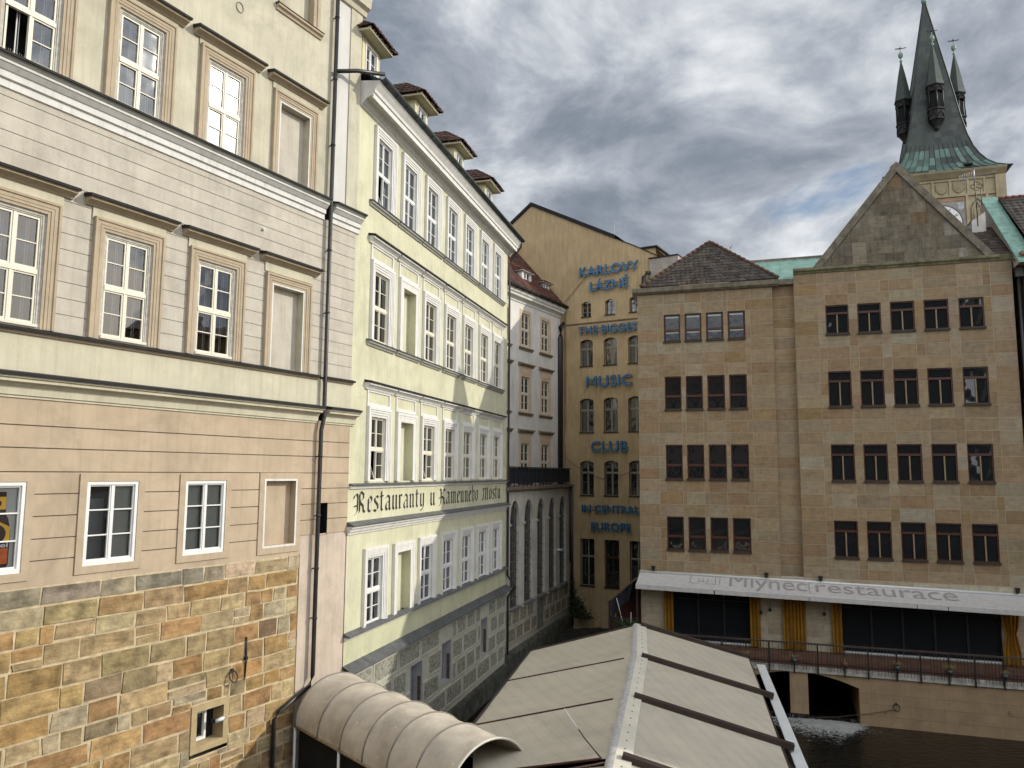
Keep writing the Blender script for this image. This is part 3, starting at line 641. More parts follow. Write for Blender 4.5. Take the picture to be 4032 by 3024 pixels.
m = MB(ZC); m.tube([(-4.69 + .11 * math.cos(t), .012, 11.64 + .13 * math.sin(t)) for t in [k * math.pi / 10 for k in range(21)]], .012, 5); m.build('round_patch', [M_greytrim], bA)
m = MB(ZC); m.lathe(-3.62, .03, [(.0, 6.12), (.035, 6.14), (.035, 6.19), (0, 6.21)], 8); m.build('wall_button', [M_whitetrim], bA)
# ---- small things on the cream building's wall
def on_A(name, label, cat, u, z, w=0, group=None): 
    p = face_pt(A0, AA, u, w, z); return thing(name, label, cat, p, az_rot(AA), group)
def ring_mesh(m, r, t, lean=.0):
    pts = [(r * math.sin(a) * .9, .05 + lean * (1 - math.cos(a)), -r + r * math.cos(a)) for a in [2 * math.pi * k / 20 for k in range(21)]]
    m.tube(pts, t, 6, cap=False)
rg = on_A('mooring_ring', 'black iron mooring ring hanging on the golden sandstone base', 'mooring ring', -4.0, -4.68)
m = MB(); ring_mesh(m, .125, .017, .05); m.build('ring', [M_dark_iron], rg)
m = MB(); m.box(-.03, .03, -.04, .04, 0, .07); m.build('ring_bracket', [M_dark_iron], rg)
cm = on_A('security_camera', 'small security camera in the cellar window of the sandstone base', 'camera', -4.26, -5.72, -.02)
m = MB(); m.tube([(-.13, .02, -.02), (.05, .08, .02)], .045, 10); m.tube([(.05, .08, .02), (.09, .095, .03)], .03, 10); m.build('camera_body', [M_whitemetal], cm)
m = MB(); m.box(-.16, -.10, -.05, .03, -.08, .02); m.tube([(.09, .095, .03), (.10, .1, .032)], .032, 10); m.build('bracket', [M_dark_iron], cm)
# printed bottle advertisement behind the glass of the leftmost ground floor window
po = on_A('bottle_poster', 'beer bottle advertisement behind the white-framed window at the left edge', 'poster', -9.44, -1.82, -.085)
m = MB(); m.sheet(-.70, .28, 0, 1.5, w=-.002); m.build('backing_sheet', [surf('grey_print', (.45, .45, .43), var=.05, bump=0)], po)
def shape(name, pts, mt, w): 
    m = MB(); m.poly([(u, w, z) for u, z in pts]); return m.build(name, [mt], po)
P_br = surf('print_brown', (.045, .012, .006), var=.2, bump=0); P_ye = surf('print_yellow', (.90, .52, .03), var=.1, bump=0); P_or = surf('print_orange', (.72, .15, .02), var=.25, scale=5, bump=0)
shape('bottle', [(-.30, .1), (-.27, .05), (.17, .05), (.20, .1), (.20, .72), (.15, .92), (.10, 1.02), (.085, 1.42), (-.19, 1.42), (-.20, 1.02), (-.25, .92), (-.30, .72)], P_br, .001)
shape('liquid', [(-.28, .12), (.18, .12), (.18, .40), (-.28, .40)], P_or, .003)
shape('label', [(-.30, .50), (.0, .42), (.19, .50), (.19, .78), (.0, .88), (-.30, .8)], P_ye, .004)
shape('emblem', [(-.05 + .17 * math.cos(t), .66 + .17 * math.sin(t)) for t in [k * math.pi / 10 for k in range(20)]], P_br, .006)
shape('neck_label', [(-.19, 1.10), (.09, 1.10), (.085, 1.33), (-.19, 1.33)], P_ye, .004)
shape('neck_emblem', [(-.05 + .06 * math.cos(t), 1.21 + .06 * math.sin(t)) for t in [k * math.pi / 8 for k in range(16)]], P_br, .006)
shape('name_band', [(-.32, .40), (.19, .40), (.19, .52), (-.32, .52)], P_br, .0065)
m = MB(); m.text('Kozel', -.30, .17, .415, .505, .007, .009, .02); m.build('lettering', [M_whitecase], po)
# ================================================================== yellow restaurant building
bG = thing('restaurant_building', 'pale yellow building with white window surrounds and black old-style lettering', 'building', (G0[0], G0[1], 0), az_rot(GA))
GC = [1.91, 4.08, 6.26, 8.53, 10.76, 13.01, 15.11]
GL = 16.95
O1 = [(c - .52, c + .52, 8.45, 10.66) for c in GC]
O2 = [(c - .54, c + .54, 4.06, 6.27) for c in GC]
O3 = [(c - .54, c + .54, -.28, 1.70) for c in GC]
O4 = [(c - .54, c + .54, -4.57, -2.59) for c in GC]
m = MB(ZC); m.mi = 0; m.sheet(0, GL, -4.62, 11.4, O1 + O2 + O3 + O4)
m.mi = 1; m.sheet(0, GL, -5.5, -4.62)
m.mi = 0; m.poly([(GL, 0, -10), (GL, -9, -10), (GL, -9, 11.2), (GL, 0, 11.2)])
m.build('wall', [M_yellow, M_yellowgreen], bG)
m = MB(ZC); m.box(0.05, GL - .05, -10, 11.2, -9, -.55); m.build('building_core', [M_yellow], bG)
# rusticated base: margins proud of the wall, rough panels inside
m = MB(ZC)
bw = [(4.98, 6.02, -7.95, -6.57), (8.02, 9.03, -7.95, -6.45), (12.92, 13.86, -7.97, -6.42)]
m.mi = 0; m.sheet(0, GL, -9.2, -5.5, bw, w=0.0)
rw = [-5.74, -6.50, -7.33, -8.12, -8.92]
for i in range(4):
    zt, zb = rw[i], rw[i + 1]; off = (.72, 1.75)[i % 2]
    u = off - 1.96
    while u < GL:
        l = 1.94 if (int(u * 3) % 2) else 1.2
        a, b = max(u, .05), min(u + l, GL - .05); u += l
        segs = [(a, b)]
        for h in bw:
            if h[2] < zt - .03 and h[3] > zb + .03:
                ns = []
                for (x, y) in segs:
                    if y <= h[0] or x >= h[1]: ns.append((x, y)); continue
                    if x < h[0] - .15: ns.append((x, h[0] - .06))
                    if y > h[1] + .15: ns.append((h[1] + .06, y))
                segs = ns
        for (x, y) in segs:
            if y - x < .5: continue
            m.mi = 0; m.loops(x, y, zb, zt, [(-.02, 0), (-.03, .045), (-.10, .05), (-.115, .035)])
            m.mi = 1; m.sheet(x + .115, y - .115, zb + .115, zt - .115, w=.036)
m.mi = 2; m.ext(0, GL, [(0, -9.1), (.12, -9.12), (.16, -9.25), (.16, -9.99), (0, -9.99)])
m.build('rusticated_base', [M_margin, M_vermic, M_plinth], bG)
for (a, b, c, d) in bw:
    m = MB(ZC); m.mi = 0; m.loops(a, b, c, d, [(.03, .0), (.02, .02), (0, .02), (0, -.30)], bottom=True); m.mi = 1; m.sheet(a, b, c, d, w=-.30)
    m.mi = 2; m.box(b - .012, b - .001, c, d - .55, -.15, -.03)
    m.build('cellar_window', [surf('grey_reveal', (.36, .36, .37), var=.1, bump=.05), surf('cellar_board', (.20, .20, .215), var=.2, bump=.1), surf('bare_brick', (.14, .095, .075), var=.5, scale=14, bump=.6)], bG)
# ledges and cornices
cornice(bG, 'base_ledge', 0, GL + .1, [(0, -5.74), (.10, -5.74), (.12, -5.70), (.26, -5.66), (.28, -5.62), (0, -5.62)], M_margin)
m = MB(ZC); m.poly([(-.02, .32, -5.615), (GL + .15, .32, -5.615), (GL + .15, .0, -5.42), (-.02, 0, -5.42)]); m.box(-.02, GL + .15, -5.65, -5.612, .285, .325)
for k in range(9): m.poly([(1.2 + k * 1.9, .32, -5.60), (1.225 + k * 1.9, .32, -5.60), (1.225 + k * 1.9, 0, -5.405), (1.2 + k * 1.9, 0, -5.405)])
m.build('ledge_sheet', [M_leadsheet], bG)
cornice(bG, 'sill_ledge', 0, GL + .05, [(0, -4.74), (.06, -4.74), (.08, -4.70), (.14, -4.68), (.14, -4.65), (0, -4.65)], M_whitetrim, [(0, -4.648), (.19, -4.648), (.20, -4.64), (.20, -4.62), (0, -4.53)], M_leadsheet)
cornice(bG, 'cornice', 0, GL + .12, [(0, -1.80), (.04, -1.80), (.05, -1.75), (.09, -1.72), (.11, -1.65), (.17, -1.62), (.18, -1.56), (0, -1.56)], M_whitetrim, [(0, -1.558), (.22, -1.558), (.23, -1.55), (.23, -1.53), (0, -1.43)], M_leadsheet)
cornice(bG, 'sill_ledge', 0.05, GL + .02, [(0, -.50), (.05, -.49), (.07, -.44), (.11, -.42), (.11, -.40), (0, -.40)], M_whitetrim, [(0, -.398), (.145, -.398), (.15, -.385), (.15, -.37), (0, -.33)], M_leadsheet)
m = MB(ZC); m.mi = 0
m.ext(.03, GL + .35, [(0, 11.10), (.05, 11.12), (.06, 11.17), (.10, 11.19), (.14, 11.25), (.24, 11.34), (.38, 11.40), (.40, 11.40), (.40, 11.30), (.44, 11.30), (.44, 11.46), (.48, 11.48), (.50, 11.58), (.56, 11.66), (.62, 11.74), (.64, 11.75), (.64, 11.83), (0, 11.9)])
m.build('eaves_cornice', [M_whitetrim], bG)
m = MB(ZC); gp = [(.62 + .10 - .10 * math.cos(t), 11.92 - .10 * math.sin(t)) for t in [math.pi * k / 8 for k in range(9)]]
m.smooth = True; m.ext(.02, GL + .38, gp + [(p[0] * .98 + .012, p[1] + .015) for p in gp[::-1]]); m.smooth = False
for k in range(22): m.ext(.3 + k * .78, .33 + k * .78, [(p[0], p[1] - .012) for p in gp] + [(p[0], p[1] + .006) for p in gp[::-1]])
m.mi = 0; m.poly([(0, .66, 11.86), (GL + .36, .66, 11.86), (GL + .36, 0, 12.2), (0, 0, 12.2)])
m.build('gutter', [surf('green_black_gutter', (.035, .045, .042), rough=.45, var=.3, scale=3, bump=.05)], bG)
m = MB(ZC); m.tube([(GL + .28, .68, 11.85), (GL + .30, .60, 11.55), (GL + .06, .16, 10.85), (GL + .02, .10, 10.4), (GL + .02, .10, -5.0), (GL + .06, .34, -5.35), (GL + .10, .46, -5.55), (GL + .02, .12, -6.0), (GL + .02, .12, -9.6)], .055, 10); m.build('downpipe', [M_pipe], bG)
TILE_D = [(.115, .065, .05), (.09, .055, .045), (.14, .07, .05), (.075, .055, .05)]
TILE_R = [(.20, .07, .045), (.16, .06, .045), (.23, .09, .055), (.11, .06, .05)]
m = MB(ZC); m.tiles((0, .1, 12.1), (GL + .1, .1, 12.1), (0, -7, 16.0), (GL + .1, -7, 16.0), 22, .28, TILE_D); m.build('roof', [M_tile], bG)
def G_dormer(i, uc):
    m = MB(); m.mi = 0; m.sheet(-.62, .62, 0, 1.2, [(-.36, .36, .18, 1.0)], w=0.0)
    for s_ in (-.62, .62): m.poly([(s_, 0, 0), (s_, -2.2, 1.2), (s_, 0, 1.2)])
    d = m.build('dormer', [surf('dormer_plaster', (.62, .57, .36), var=.06, bump=.05)], bG, (uc, .0, 12.24 + ZC))
    m = MB(); m.box(-.86, .86, 1.18, 1.25, -2.3, .36); m.mi = 1
    rnd = random.Random(i)
    for k in range(10): m.box(-.85 + k * .173, -.78 + k * .173, 1.25, 1.285, .28, .375)
    m.mi = 2; m.smooth = False
    m.tiles((-.94, .50, 1.29), (.94, .50, 1.29), (-.05, -.6, 2.15), (.05, -.6, 2.15), 5, .2, TILE_R, rnd=rnd)
    m.tiles((-.94, -2.6, 1.29), (-.94, .50, 1.29), (-.05, -2.6, 2.15), (-.05, -.6, 2.15), 5, .2, TILE_D, rnd=rnd)
    m.tiles((.94, .50, 1.29), (.94, -2.6, 1.29), (.05, -.6, 2.15), (.05, -2.6, 2.15), 5, .2, TILE_D, rnd=rnd)
    m.build('roof', [surf('dormer_soffit', (.55, .50, .34), var=.06, bump=.04), M_whitetrim, M_tile], d)
    f = MB(); p = MB(); f.loops(-.36, .36, .18, 1.0, [(.06, .0), (.06, .025), (0, .025), (0, -.06)]); casement(f, p, -.36, .36, .18, 1.0, -.03, trans=0, bars=1, sash=.04, mull=.05)
    w = f.build('window', [M_whitecase], d); p.build('pane', [G_sky], w)
for i, uc in enumerate((.70, 4.95, 9.20, 13.5)): G_dormer(i, uc)

WS = [(0, .0), (0, .035), (.07, .04), (.075, .06), (.14, .062), (.15, .08), (.205, .08), (.215, .10), (.30, .10), (.31, .06), (.31, 0)]
def G_window(H, hw, style, openll=False):
    m = MB(); m.mi = 0; m.loops(-hw, hw, 0, H, [(0, .0), (0, -.10)]); m.mi = 1; m.loops(-hw, hw, 0, H, [(0, -.10), (0, -.48)]); m.sheet(-hw, hw, 0, H, w=-.48)
    w = m.build('window', [M_whitetrim, M_dark], bG)
    f = MB(); p = MB()
    for q in ((-hw, -hw + .035, 0, H), (hw - .035, hw, 0, H), (-hw + .035, hw - .035, H - .04, H), (-hw + .035, hw - .035, 0, .05)): f.box(*q, -.12, -.03)
    casement(f, p, -hw + .035, hw - .035, .05, H - .04, -.06, trans=.49, skip=((0, 0),) if openll else (), sash=.03, mull=.045, th=.10, bar=.02)
    if openll:
        f.poly([(-hw + .07, -.06, .07), (-hw + .11, -.06, .07), (-hw + .11, -.34, H * .44), (-hw + .07, -.34, H * .44)])
        f.poly([(-.08, -.06, .07), (-.04, -.06, .07), (-.04, -.34, H * .44), (-.08, -.34, H * .44)]); f.poly([(-hw + .08, -.20, H * .24), (-.05, -.20, H * .24), (-.05, -.215, H * .26), (-hw + .08, -.215, H * .26)])
        p.poly([(-hw + .08, -.07, .08), (-.05, -.07, .08), (-.05, -.345, H * .44), (-hw + .08, -.345, H * .44)])
    f.build('frame', [M_whitecase if style in (1, 4) else M_casement], w)
    p.build('pane', [G_sky], w)
    return w
def G_surround(w, H, hw, style, ring=True):
    if ring:
        s = MB(); s.loops(-hw, hw, 0, H, WS, bottom=False); s.build('surround', [M_whitetrim], w)
    if style == 1:
        s = MB(); s.mi = 0; s.ext(-1.04, 1.04, [(0, -.20), (.04, -.20), (.06, -.15), (.11, -.12), (.12, -.06), (0, -.06)]); s.mi = 1; s.ext(-1.06, 1.06, [(0, -.058), (.15, -.058), (.155, -.035), (0, .0)])
        s.build('sill', [M_greytrim, M_leadsheet], w)
    if style in (2, 3):
        t0 = H + .33; t1 = t0 + .50
        s = MB(); s.loops(-.76, .76, t0 + .07, t1 - .08, [(.10, 0), (.10, .035), (.0, .035), (-.015, .006)]); s.build('panel', [M_whitetrim], w)
        s = MB(); s.mi = 0; s.ext(-1.03, 1.03, [(0, t1 - .02), (.06, t1 - .02), (.08, t1 + .03), (.13, t1 + .07), (.17, t1 + .10), (.20, t1 + .11), (.20, t1 + .17), (.22, t1 + .19), (0, t1 + .19)])
        s.mi = 1; s.ext(-1.06, 1.06, [(0, t1 + .192), (.235, t1 + .17), (.25, t1 + .17), (.25, t1 + .22), (0, t1 + .265)]); s.mi = 2; s.spikes(-1.03, 1.03, t1 + .235, .10, random.Random(3), .10, .05); s.build('hood', [M_whitetrim, M_sheet, M_spike], w)
    if style == 2:
        s = MB(); s.mi = 0; s.ext(-1.0, 1.0, [(0, -.20), (.04, -.20), (.06, -.15), (.11, -.12), (.12, -.06), (0, -.06)]); s.mi = 1; s.ext(-1.02, 1.02, [(0, -.058), (.15, -.058), (.155, -.035), (0, .0)])
        s.build('sill', [M_greytrim, M_leadsheet], w)
def G_blind(H, style):
    hw = .54
    m = MB(); m.mi = 0; m.loops(-hw, hw, 0, H - .03, [(0, .08), (0, -.22)], bottom=False); m.sheet(-hw, hw, -.05, H - .03, w=-.22)
    w = m.build('blind_window', [M_yellow], bG)
    s = MB(); s.loops(-hw, hw, 0, H - .03, [(0, .08), (.02, .082), (.14, .084), (.15, .09), (.205, .09), (.215, .105), (.30, .105), (.31, .06), (.31, 0)], bottom=False)
    s.build('surround', [M_whitetrim], w)
    G_surround(w, H, .54, style, False)
    return w
for zb, H, hw, style, openers in ((8.45, 2.21, .52, 1, (0,)), (4.06, 2.21, .54, 2, ()), (-.28, 1.98, .54, 3, (0, 2)), (-4.57, 1.98, .54, 4, ())):
    proto = None; po_ = None
    for i, c in enumerate(GC):
        loc = (c, 0, zb + ZC)
        if i == 1 and style != 1:
            b = G_blind(H, style); b.location = loc; continue
        if i in openers:
            w = G_window(H, hw, style, True); G_surround(w, H, hw, style); w.location = loc; continue
        if proto is None:
            proto = G_window(H, hw, style); G_surround(proto, H, hw, style); proto.location = loc
        else: dup(proto, bG, loc)

# painted lettering: broad pen strokes
def pen_text(mb, words, nib_ang=42, nib=.17):
    na = math.radians(nib_ang); nx, ny = math.cos(na) * nib / 2, math.sin(na) * nib / 2
    GL_ = {
     'n': (.62, [[(.02, .86), (.12, .98), (.16, .9), (.16, .12), (.24, .0), (.30, .06)], [(.16, .82), (.36, .98), (.46, .88), (.46, .14), (.54, .0), (.62, .08)]]),
     'm': (.92, [[(.02, .86), (.12, .98), (.16, .9), (.16, .12), (.24, .0), (.29, .06)], [(.16, .82), (.34, .98), (.44, .88), (.44, .12), (.5, .0), (.56, .06)], [(.44, .82), (.62, .98), (.74, .88), (.74, .14), (.82, .0), (.9, .08)]]),
     'u': (.62, [[(.02, .88), (.14, .98), (.16, .9), (.16, .16), (.26, .0), (.44, .16)], [(.36, .88), (.44, .98), (.48, .9), (.48, .14), (.55, .0), (.62, .08)]]),
     'a': (.60, [[(.10, .80), (.24, .98), (.40, .92), (.46, .8), (.46, .14), (.53, .0), (.60, .08)], [(.46, .60), (.22, .52), (.12, .36), (.12, .14), (.22, .0), (.46, .18)]]),
     'e': (.50, [[(.46, .12), (.30, .0), (.14, .12), (.14, .84), (.30, 1.0), (.44, .84), (.40, .66), (.16, .52)]]),
     's': (.50, [[(.46, .88), (.32, 1.0), (.14, .86), (.16, .66), (.42, .40), (.44, .16), (.28, .0), (.08, .10)]]),
     't': (.46, [[(.20, 1.28), (.20, .14), (.30, .0), (.42, .10)], [(.06, .94), (.40, .98)]]),
     'r': (.46, [[(.02, .86), (.12, .98), (.16, .9), (.16, .12), (.24, .0), (.30, .06)], [(.16, .80), (.32, .98), (.42, .88)]]),
     'y': (.60, [[(.02, .88), (.14, .98), (.16, .9), (.16, .16), (.28, .02), (.46, .16)], [(.36, .9), (.46, .98), (.48, .88), (.48, .0), (.36, -.22), (.10, -.28)]]),
     'o': (.56, [[(.28, 1.0), (.12, .86), (.12, .16), (.28, .0)], [(.28, 1.0), (.46, .84), (.46, .14), (.28, .0)]]),
     'h': (.60, [[(.16, 1.42), (.16, .10), (.22, .0)], [(.16, .82), (.36, .98), (.48, .84), (.46, .1), (.34, -.16)]]),
     'é': (.50, [[(.46, .12), (.30, .0), (.14, .12), (.14, .84), (.30, 1.0), (.44, .84), (.40, .66), (.16, .52)], [(.24, 1.14), (.40, 1.34)]]),
     'R': (1.02, [[(.05, -.12), (.18, -.05), (.30, .12), (.32, 1.0), (.24, 1.18), (.06, 1.10)], [(.32, 1.1), (.56, 1.32), (.80, 1.14), (.78, .86), (.40, .66)], [(.50, .66), (.76, .42), (.80, .12), (.92, .0), (1.02, .10)], [(.48, 1.2), (.48, .1), (.42, .0)], [(.02, .42), (.30, .46)], [(.06, 1.1), (.0, .9)]]),
     'K': (.86, [[(-.02, -.08), (.14, .0), (.22, .16), (.22, 1.12), (.10, 1.26), (-.06, 1.14)], [(.24, .70), (.62, 1.24), (.78, 1.10)], [(.30, .66), (.62, .46), (.64, .14), (.76, .0), (.88, .12)], [(-.06, .50), (.14, .54)]]),
     'M': (1.18, [[(-.04, .10), (.10, -.02), (.20, .14), (.20, .92), (.08, 1.12), (-.04, 1.02)], [(.20, .92), (.40, 1.16), (.54, 1.0), (.54, .12), (.62, .0)], [(.54, .92), (.76, 1.16), (.90, 1.0), (.90, .14), (1.0, .0), (1.12, .12)]]),
    }
    k = 0
    for word, ua, ub, zb, xh in words:
        adv = sum(GL_[c][0] + .06 for c in word) - .06; sx = (ub - ua) / adv; x = 0
        for c in word:
            wd, strokes = GL_[c]
            for st in strokes:
                for (ax, ay), (bx, by) in zip(st[:-1], st[1:]):
                    k += 1; wl = .004 + (k % 60) * .0002
                    pts = [(ax - nx, ay - ny), (ax + nx, ay + ny), (bx + nx, by + ny), (bx - nx, by - ny)]
                    # hull of the nib at both ends
                    P4 = sorted(set(pts)); lo = []
                    for p in P4:
                        while len(lo) > 1 and (lo[-1][0] - lo[-2][0]) * (p[1] - lo[-2][1]) - (lo[-1][1] - lo[-2][1]) * (p[0] - lo[-2][0]) <= 0: lo.pop()
                        lo.append(p)
                    up = []
                    for p in P4[::-1]:
                        while len(up) > 1 and (up[-1][0] - up[-2][0]) * (p[1] - up[-2][1]) - (up[-1][1] - up[-2][1]) * (p[0] - up[-2][0]) <= 0: up.pop()
                        up.append(p)
                    hull = lo[:-1] + up[:-1]
                    if len(hull) > 2: mb.poly([(ua + (x + px) * sx, wl, zb + py * xh) for px, py in hull])
            x += wd + .06
m = MB(ZC)
pen_text(m, [('Restauranty', .38, 5.95, -1.20, .47), ('u', 6.48, 7.02, -1.20, .47), ('Kamenného', 7.50, 12.35, -1.20, .46), ('Mostu', 13.0, 15.85, -1.20, .46)])
m.build('lettering', [M_black], bG)
# ================================================================== arcade wing with its roof terrace
bR = thing('arcade_wing', 'low grimy arcade with tall barred round-headed windows, in the dark corner beside the yellow building', 'building', (R0[0], R0[1], 0), az_rot(RA))
RL = 12.7
def strips(mb, u0, u1, n, fn, w=0.0):
    """wall made of narrow upright strips; fn(u) gives the solid z intervals"""
    for i in range(n):
        a, b = u0 + (u1 - u0) * i / n, u0 + (u1 - u0) * (i + 1) / n
        fa, fb_ = fn(a + 1e-4), fn(b - 1e-4)
        if len(fa) != len(fb_): continue
        for (p, q), (r, t) in zip(fa, fb_):
            mb.poly([(a, w, p), (b, w, r), (b, w, t), (a, w, q)])
AC = [1.45 + 2.36 * k for k in range(5)]; AH = .76; ASP = -2.52; AAP = -1.40; ASILL = -6.72
def arc_z(u, c): 
    t = min(1, abs(u - c) / AH); return ASP + (AAP - ASP) * math.sqrt(max(0, 1 - t * t))
m = MB(ZC)
ub = [0.0]
for c in AC: ub += [c - AH, c + AH]
ub.append(RL)
for i in range(len(ub) - 1):
    if i % 2 == 0: m.sheet(ub[i], ub[i + 1], ASILL, -.85)
    else:
        c = AC[i // 2]
        strips(m, ub[i], ub[i + 1], 24, lambda u: [(arc_z(u, c), -.85)])
        pts = [(c - AH, ASILL)] + [(c - AH * math.cos(t), ASP + (AAP - ASP) * math.sin(t)) for t in [math.pi * k / 16 for k in range(17)]] + [(c + AH, ASILL)]
        for (a, za), (b, zb) in zip(pts[:-1], pts[1:]): m.poly([(a, 0, za), (b, 0, zb), (b, -.17, zb), (a, -.17, za)])
m.build('wall', [surf('grimy_white_plaster', (.53, .505, .45), var=.10, scale=1.2, streak=.25, bump=.1, stain=(.25, .24, .21), stain_amt=.55)], bR)
for c in AC:
    m = MB(ZC); m.mi = 0; m.box(c - AH - .42, c - AH + .02, -2.66, -2.56, -.02, .07); m.box(c - AH - .38, c - AH, -2.56, -2.52, -.02, .05); m.build('impost', [M_margin], bR)
    m = MB(ZC); m.mi = 0
    strips(m, c - AH, c + AH, 16, lambda u: [(ASILL, arc_z(u, c))], w=-.16)
    w = m.build('arched_window', [G_dark], bR)
    f = MB(ZC); f.mi = 0
    for k in range(-2, 3):
        u = c + k * AH * .36; f.box(u - .02, u + .02, ASILL, arc_z(u, c), -.13, -.10)
    for k in range(9): z = ASILL + .4 + k * .46; f.box(c - AH + .01, c + AH - .01, z - .018, z + .018, -.135, -.095)
    for k in range(5):
        t = math.pi * (k + 1) / 6; f.tube([(c, -.11, ASP), (c - AH * .95 * math.cos(t), -.11, ASP + (AAP - ASP) * .95 * math.sin(t))], .016, 5)
    f.build('window_bars', [surf('rusty_grey_bars', (.13, .12, .105), var=.3, scale=6, bump=.05)], w)
    s_ = MB(ZC); s_.ext(c - AH - .05, c + AH + .05, [(-.3, ASILL - .1), (.16, ASILL - .12), (.16, ASILL - .07), (-.3, ASILL + .02)]); s_.build('sill', [M_leadsheet], w)
m = MB(ZC); m.mi = 0; m.sheet(0, RL, -8.75, ASILL, w=0.0)
rnd = random.Random(3)
for zt, zb in ((-6.82, -7.62), (-7.62, -8.40)):
    u = -.3 if zt > -7 else -.9
    while u < RL:
        a, b = max(u, .03), min(u + 1.25, RL); u += 1.25
        if b - a < .3 or 5.2 < (a + b) / 2 < 6.5: continue
        m.mi = 0; m.loops(a, b, zb, zt, [(-.02, 0), (-.03, .045), (-.09, .05), (-.105, .035)]); m.mi = 1; m.sheet(a + .105, b - .105, zb + .105, zt - .105, w=.036)
m.mi = 3; m.box(5.35, 6.45, -8.5, -6.8, 0, .06)
m.mi = 2; m.ext(0, RL, [(0, -8.7), (.15, -8.75), (.2, -8.9), (.2, -9.99), (0, -9.99)])
m.build('rusticated_base', [surf('grimy_margin', (.36, .34, .27), var=.15, scale=2, bump=.1), surf('grimy_rough_stone', (.24, .215, .165), var=.5, scale=13, bump=.9, bscale=22), M_plinth, surf('grey_patch', (.13, .13, .12), var=.2, bump=.1)], bR)
m = MB(ZC); m.box(0, RL, -.85, -.70, -6, .28); m.box(0, RL, -.92, -.85, -6, .18); m.build('terrace_slab', [surf('slab_with_red_deck', (.17, .13, .11), var=.3, scale=3, bump=.1)], bR)
m = MB(ZC); m.mi = 0; m.poly([(.02, .12, -.52), (RL - .5, .12, -.52), (RL - .5, .12, .27), (.02, .12, .27)]); m.mi = 1
for k in range(17): m.box(.1 + k * .74, .135 + k * .74, -.7, .3, .14, .175)
m.box(0.0, RL - .45, .28, .33, .10, .20); m.box(0.0, RL - .45, -.56, -.53, .13, .17)
m.mi = 0; m.poly([(RL - .5, .12, -.52), (RL - .5, -3, -.52), (RL - .5, -3, .27), (RL - .5, .12, .27)])
m.build('railing', [M_navy, M_dark_iron], bR)
m = MB(ZC); m.tube([(9.5, -.3, -4.66), (9.62, .35, -4.60)], .10, 10); m.build('vent_pipe', [surf('galvanised_pipe', (.45, .46, .46), rough=.35, var=.15, metal=.6, bump=.03)], bR)
m = MB(ZC); m.box(7.35, 8.25, -6.62, -5.9, -.28, -.22)
for k in range(7): m.box(7.35, 8.25, -6.58 + k * .1, -6.53 + k * .1, -.22, -.19)
m.build('grille', [M_dark_iron], bR)
m = MB(ZC); m.tube([(RL - .35, .22, -.75), (RL - .35, .22, -9.6)], .09, 8); m.tube([(RL - .62, .16, -.75), (RL - .62, .16, -5.6)], .05, 8); m.build('downpipe', [M_pipe], bR)

# ================================================================== white house
bW = thing('white_house', 'narrow white house with peach window trim and a red tiled roof, behind the arcade terrace', 'house', (W0[0], W0[1], 0), az_rot(WA))
WC = [-.40, 2.29, 4.93]; WL = 7.05
def WO(zb, zt, hw): return [(c - hw, c + hw, zb, zt) for c in WC]
m = MB(ZC); m.sheet(-2, WL, -1.2, 10.6, WO(7.78, 9.80, .52) + WO(3.78, 5.86, .52) + WO(-.45, 1.80, .52)); m.build('wall', [M_white], bW)
m = MB(ZC); m.box(-2, WL - .02, -1.0, 10.6, -8, -.4); m.build('building_core', [M_white], bW)
def W_win(H, style):
    hw = .52
    m = MB(); m.mi = 0; m.loops(-hw, hw, 0, H, [(.22, 0), (.22, .03), (.12, .035), (.11, .02), (.0, .02), (0, -.12)]); m.mi = 1; m.loops(-hw, hw, 0, H, [(0, -.12), (0, -.3)]); m.sheet(-hw, hw, 0, H, w=-.3)
    w = m.build('window', [M_peachtrim, M_dark], bW)
    f = MB(); p = MB(); f.loops(-hw, hw, 0, H, [(0, -.06), (-.05, -.06), (-.05, -.12)]); casement(f, p, -hw + .05, hw - .05, .05, H - .05, -.08, trans=.5, sash=.045)
    f.build('frame', [surf('cream_casement_paint', (.60, .57, .47), rough=.5, var=.06, bump=.02)], w); p.build('pane', [G_sky], w)
    s_ = MB(); s_.ext(-.86, .86, [(0, -.30), (.05, -.30), (.08, -.22), (.15, -.18), (.15, -.13), (0, -.10)]); s_.build('sill', [M_browntrim], w)
    if style > 1:
        h = MB(); t = H + .74; h.mi = 0; h.box(-.76, .76, H + .21, H + .70, 0, .03); h.loops(-.52, .52, H + .32, H + .60, [(.1, .03), (.1, .05), (0, .05), (0, .02)])
        h.mi = 1; h.ext(-.92, .92, [(0, t - .12), (.08, t - .12), (.12, t - .04), (.22, t), (.22, t + .07), (0, t + .12)]); h.build('hood', [M_peachtrim, M_browntrim], w)
    return w
for zb, H, st in ((7.78, 2.02, 1), (3.78, 2.08, 2), (-.45, 2.25, 3)):
    w = W_win(H, st); w.location = (WC[1], 0, zb + ZC)
    for c in (WC[0], WC[2]): dup(w, bW, (c, 0, zb + ZC))
m = MB(ZC); m.ext(-2, WL + .3, [(0, 10.35), (.05, 10.37), (.08, 10.5), (.2, 10.58), (.34, 10.62), (.36, 10.72), (.45, 10.8), (.47, 10.95), (0, 10.98)]); m.build('eaves_cornice', [M_whitetrim], bW)
m = MB(ZC); m.smooth = True; m.tube([(-2, .58, 11.06), (WL + .6, .58, 11.06)], .10, 10); m.smooth = False
for k in range(12): m.box(-1.4 + k * .8, -1.36 + k * .8, 10.95, 11.15, .46, .70)
m.build('gutter', [M_sheet], bW)
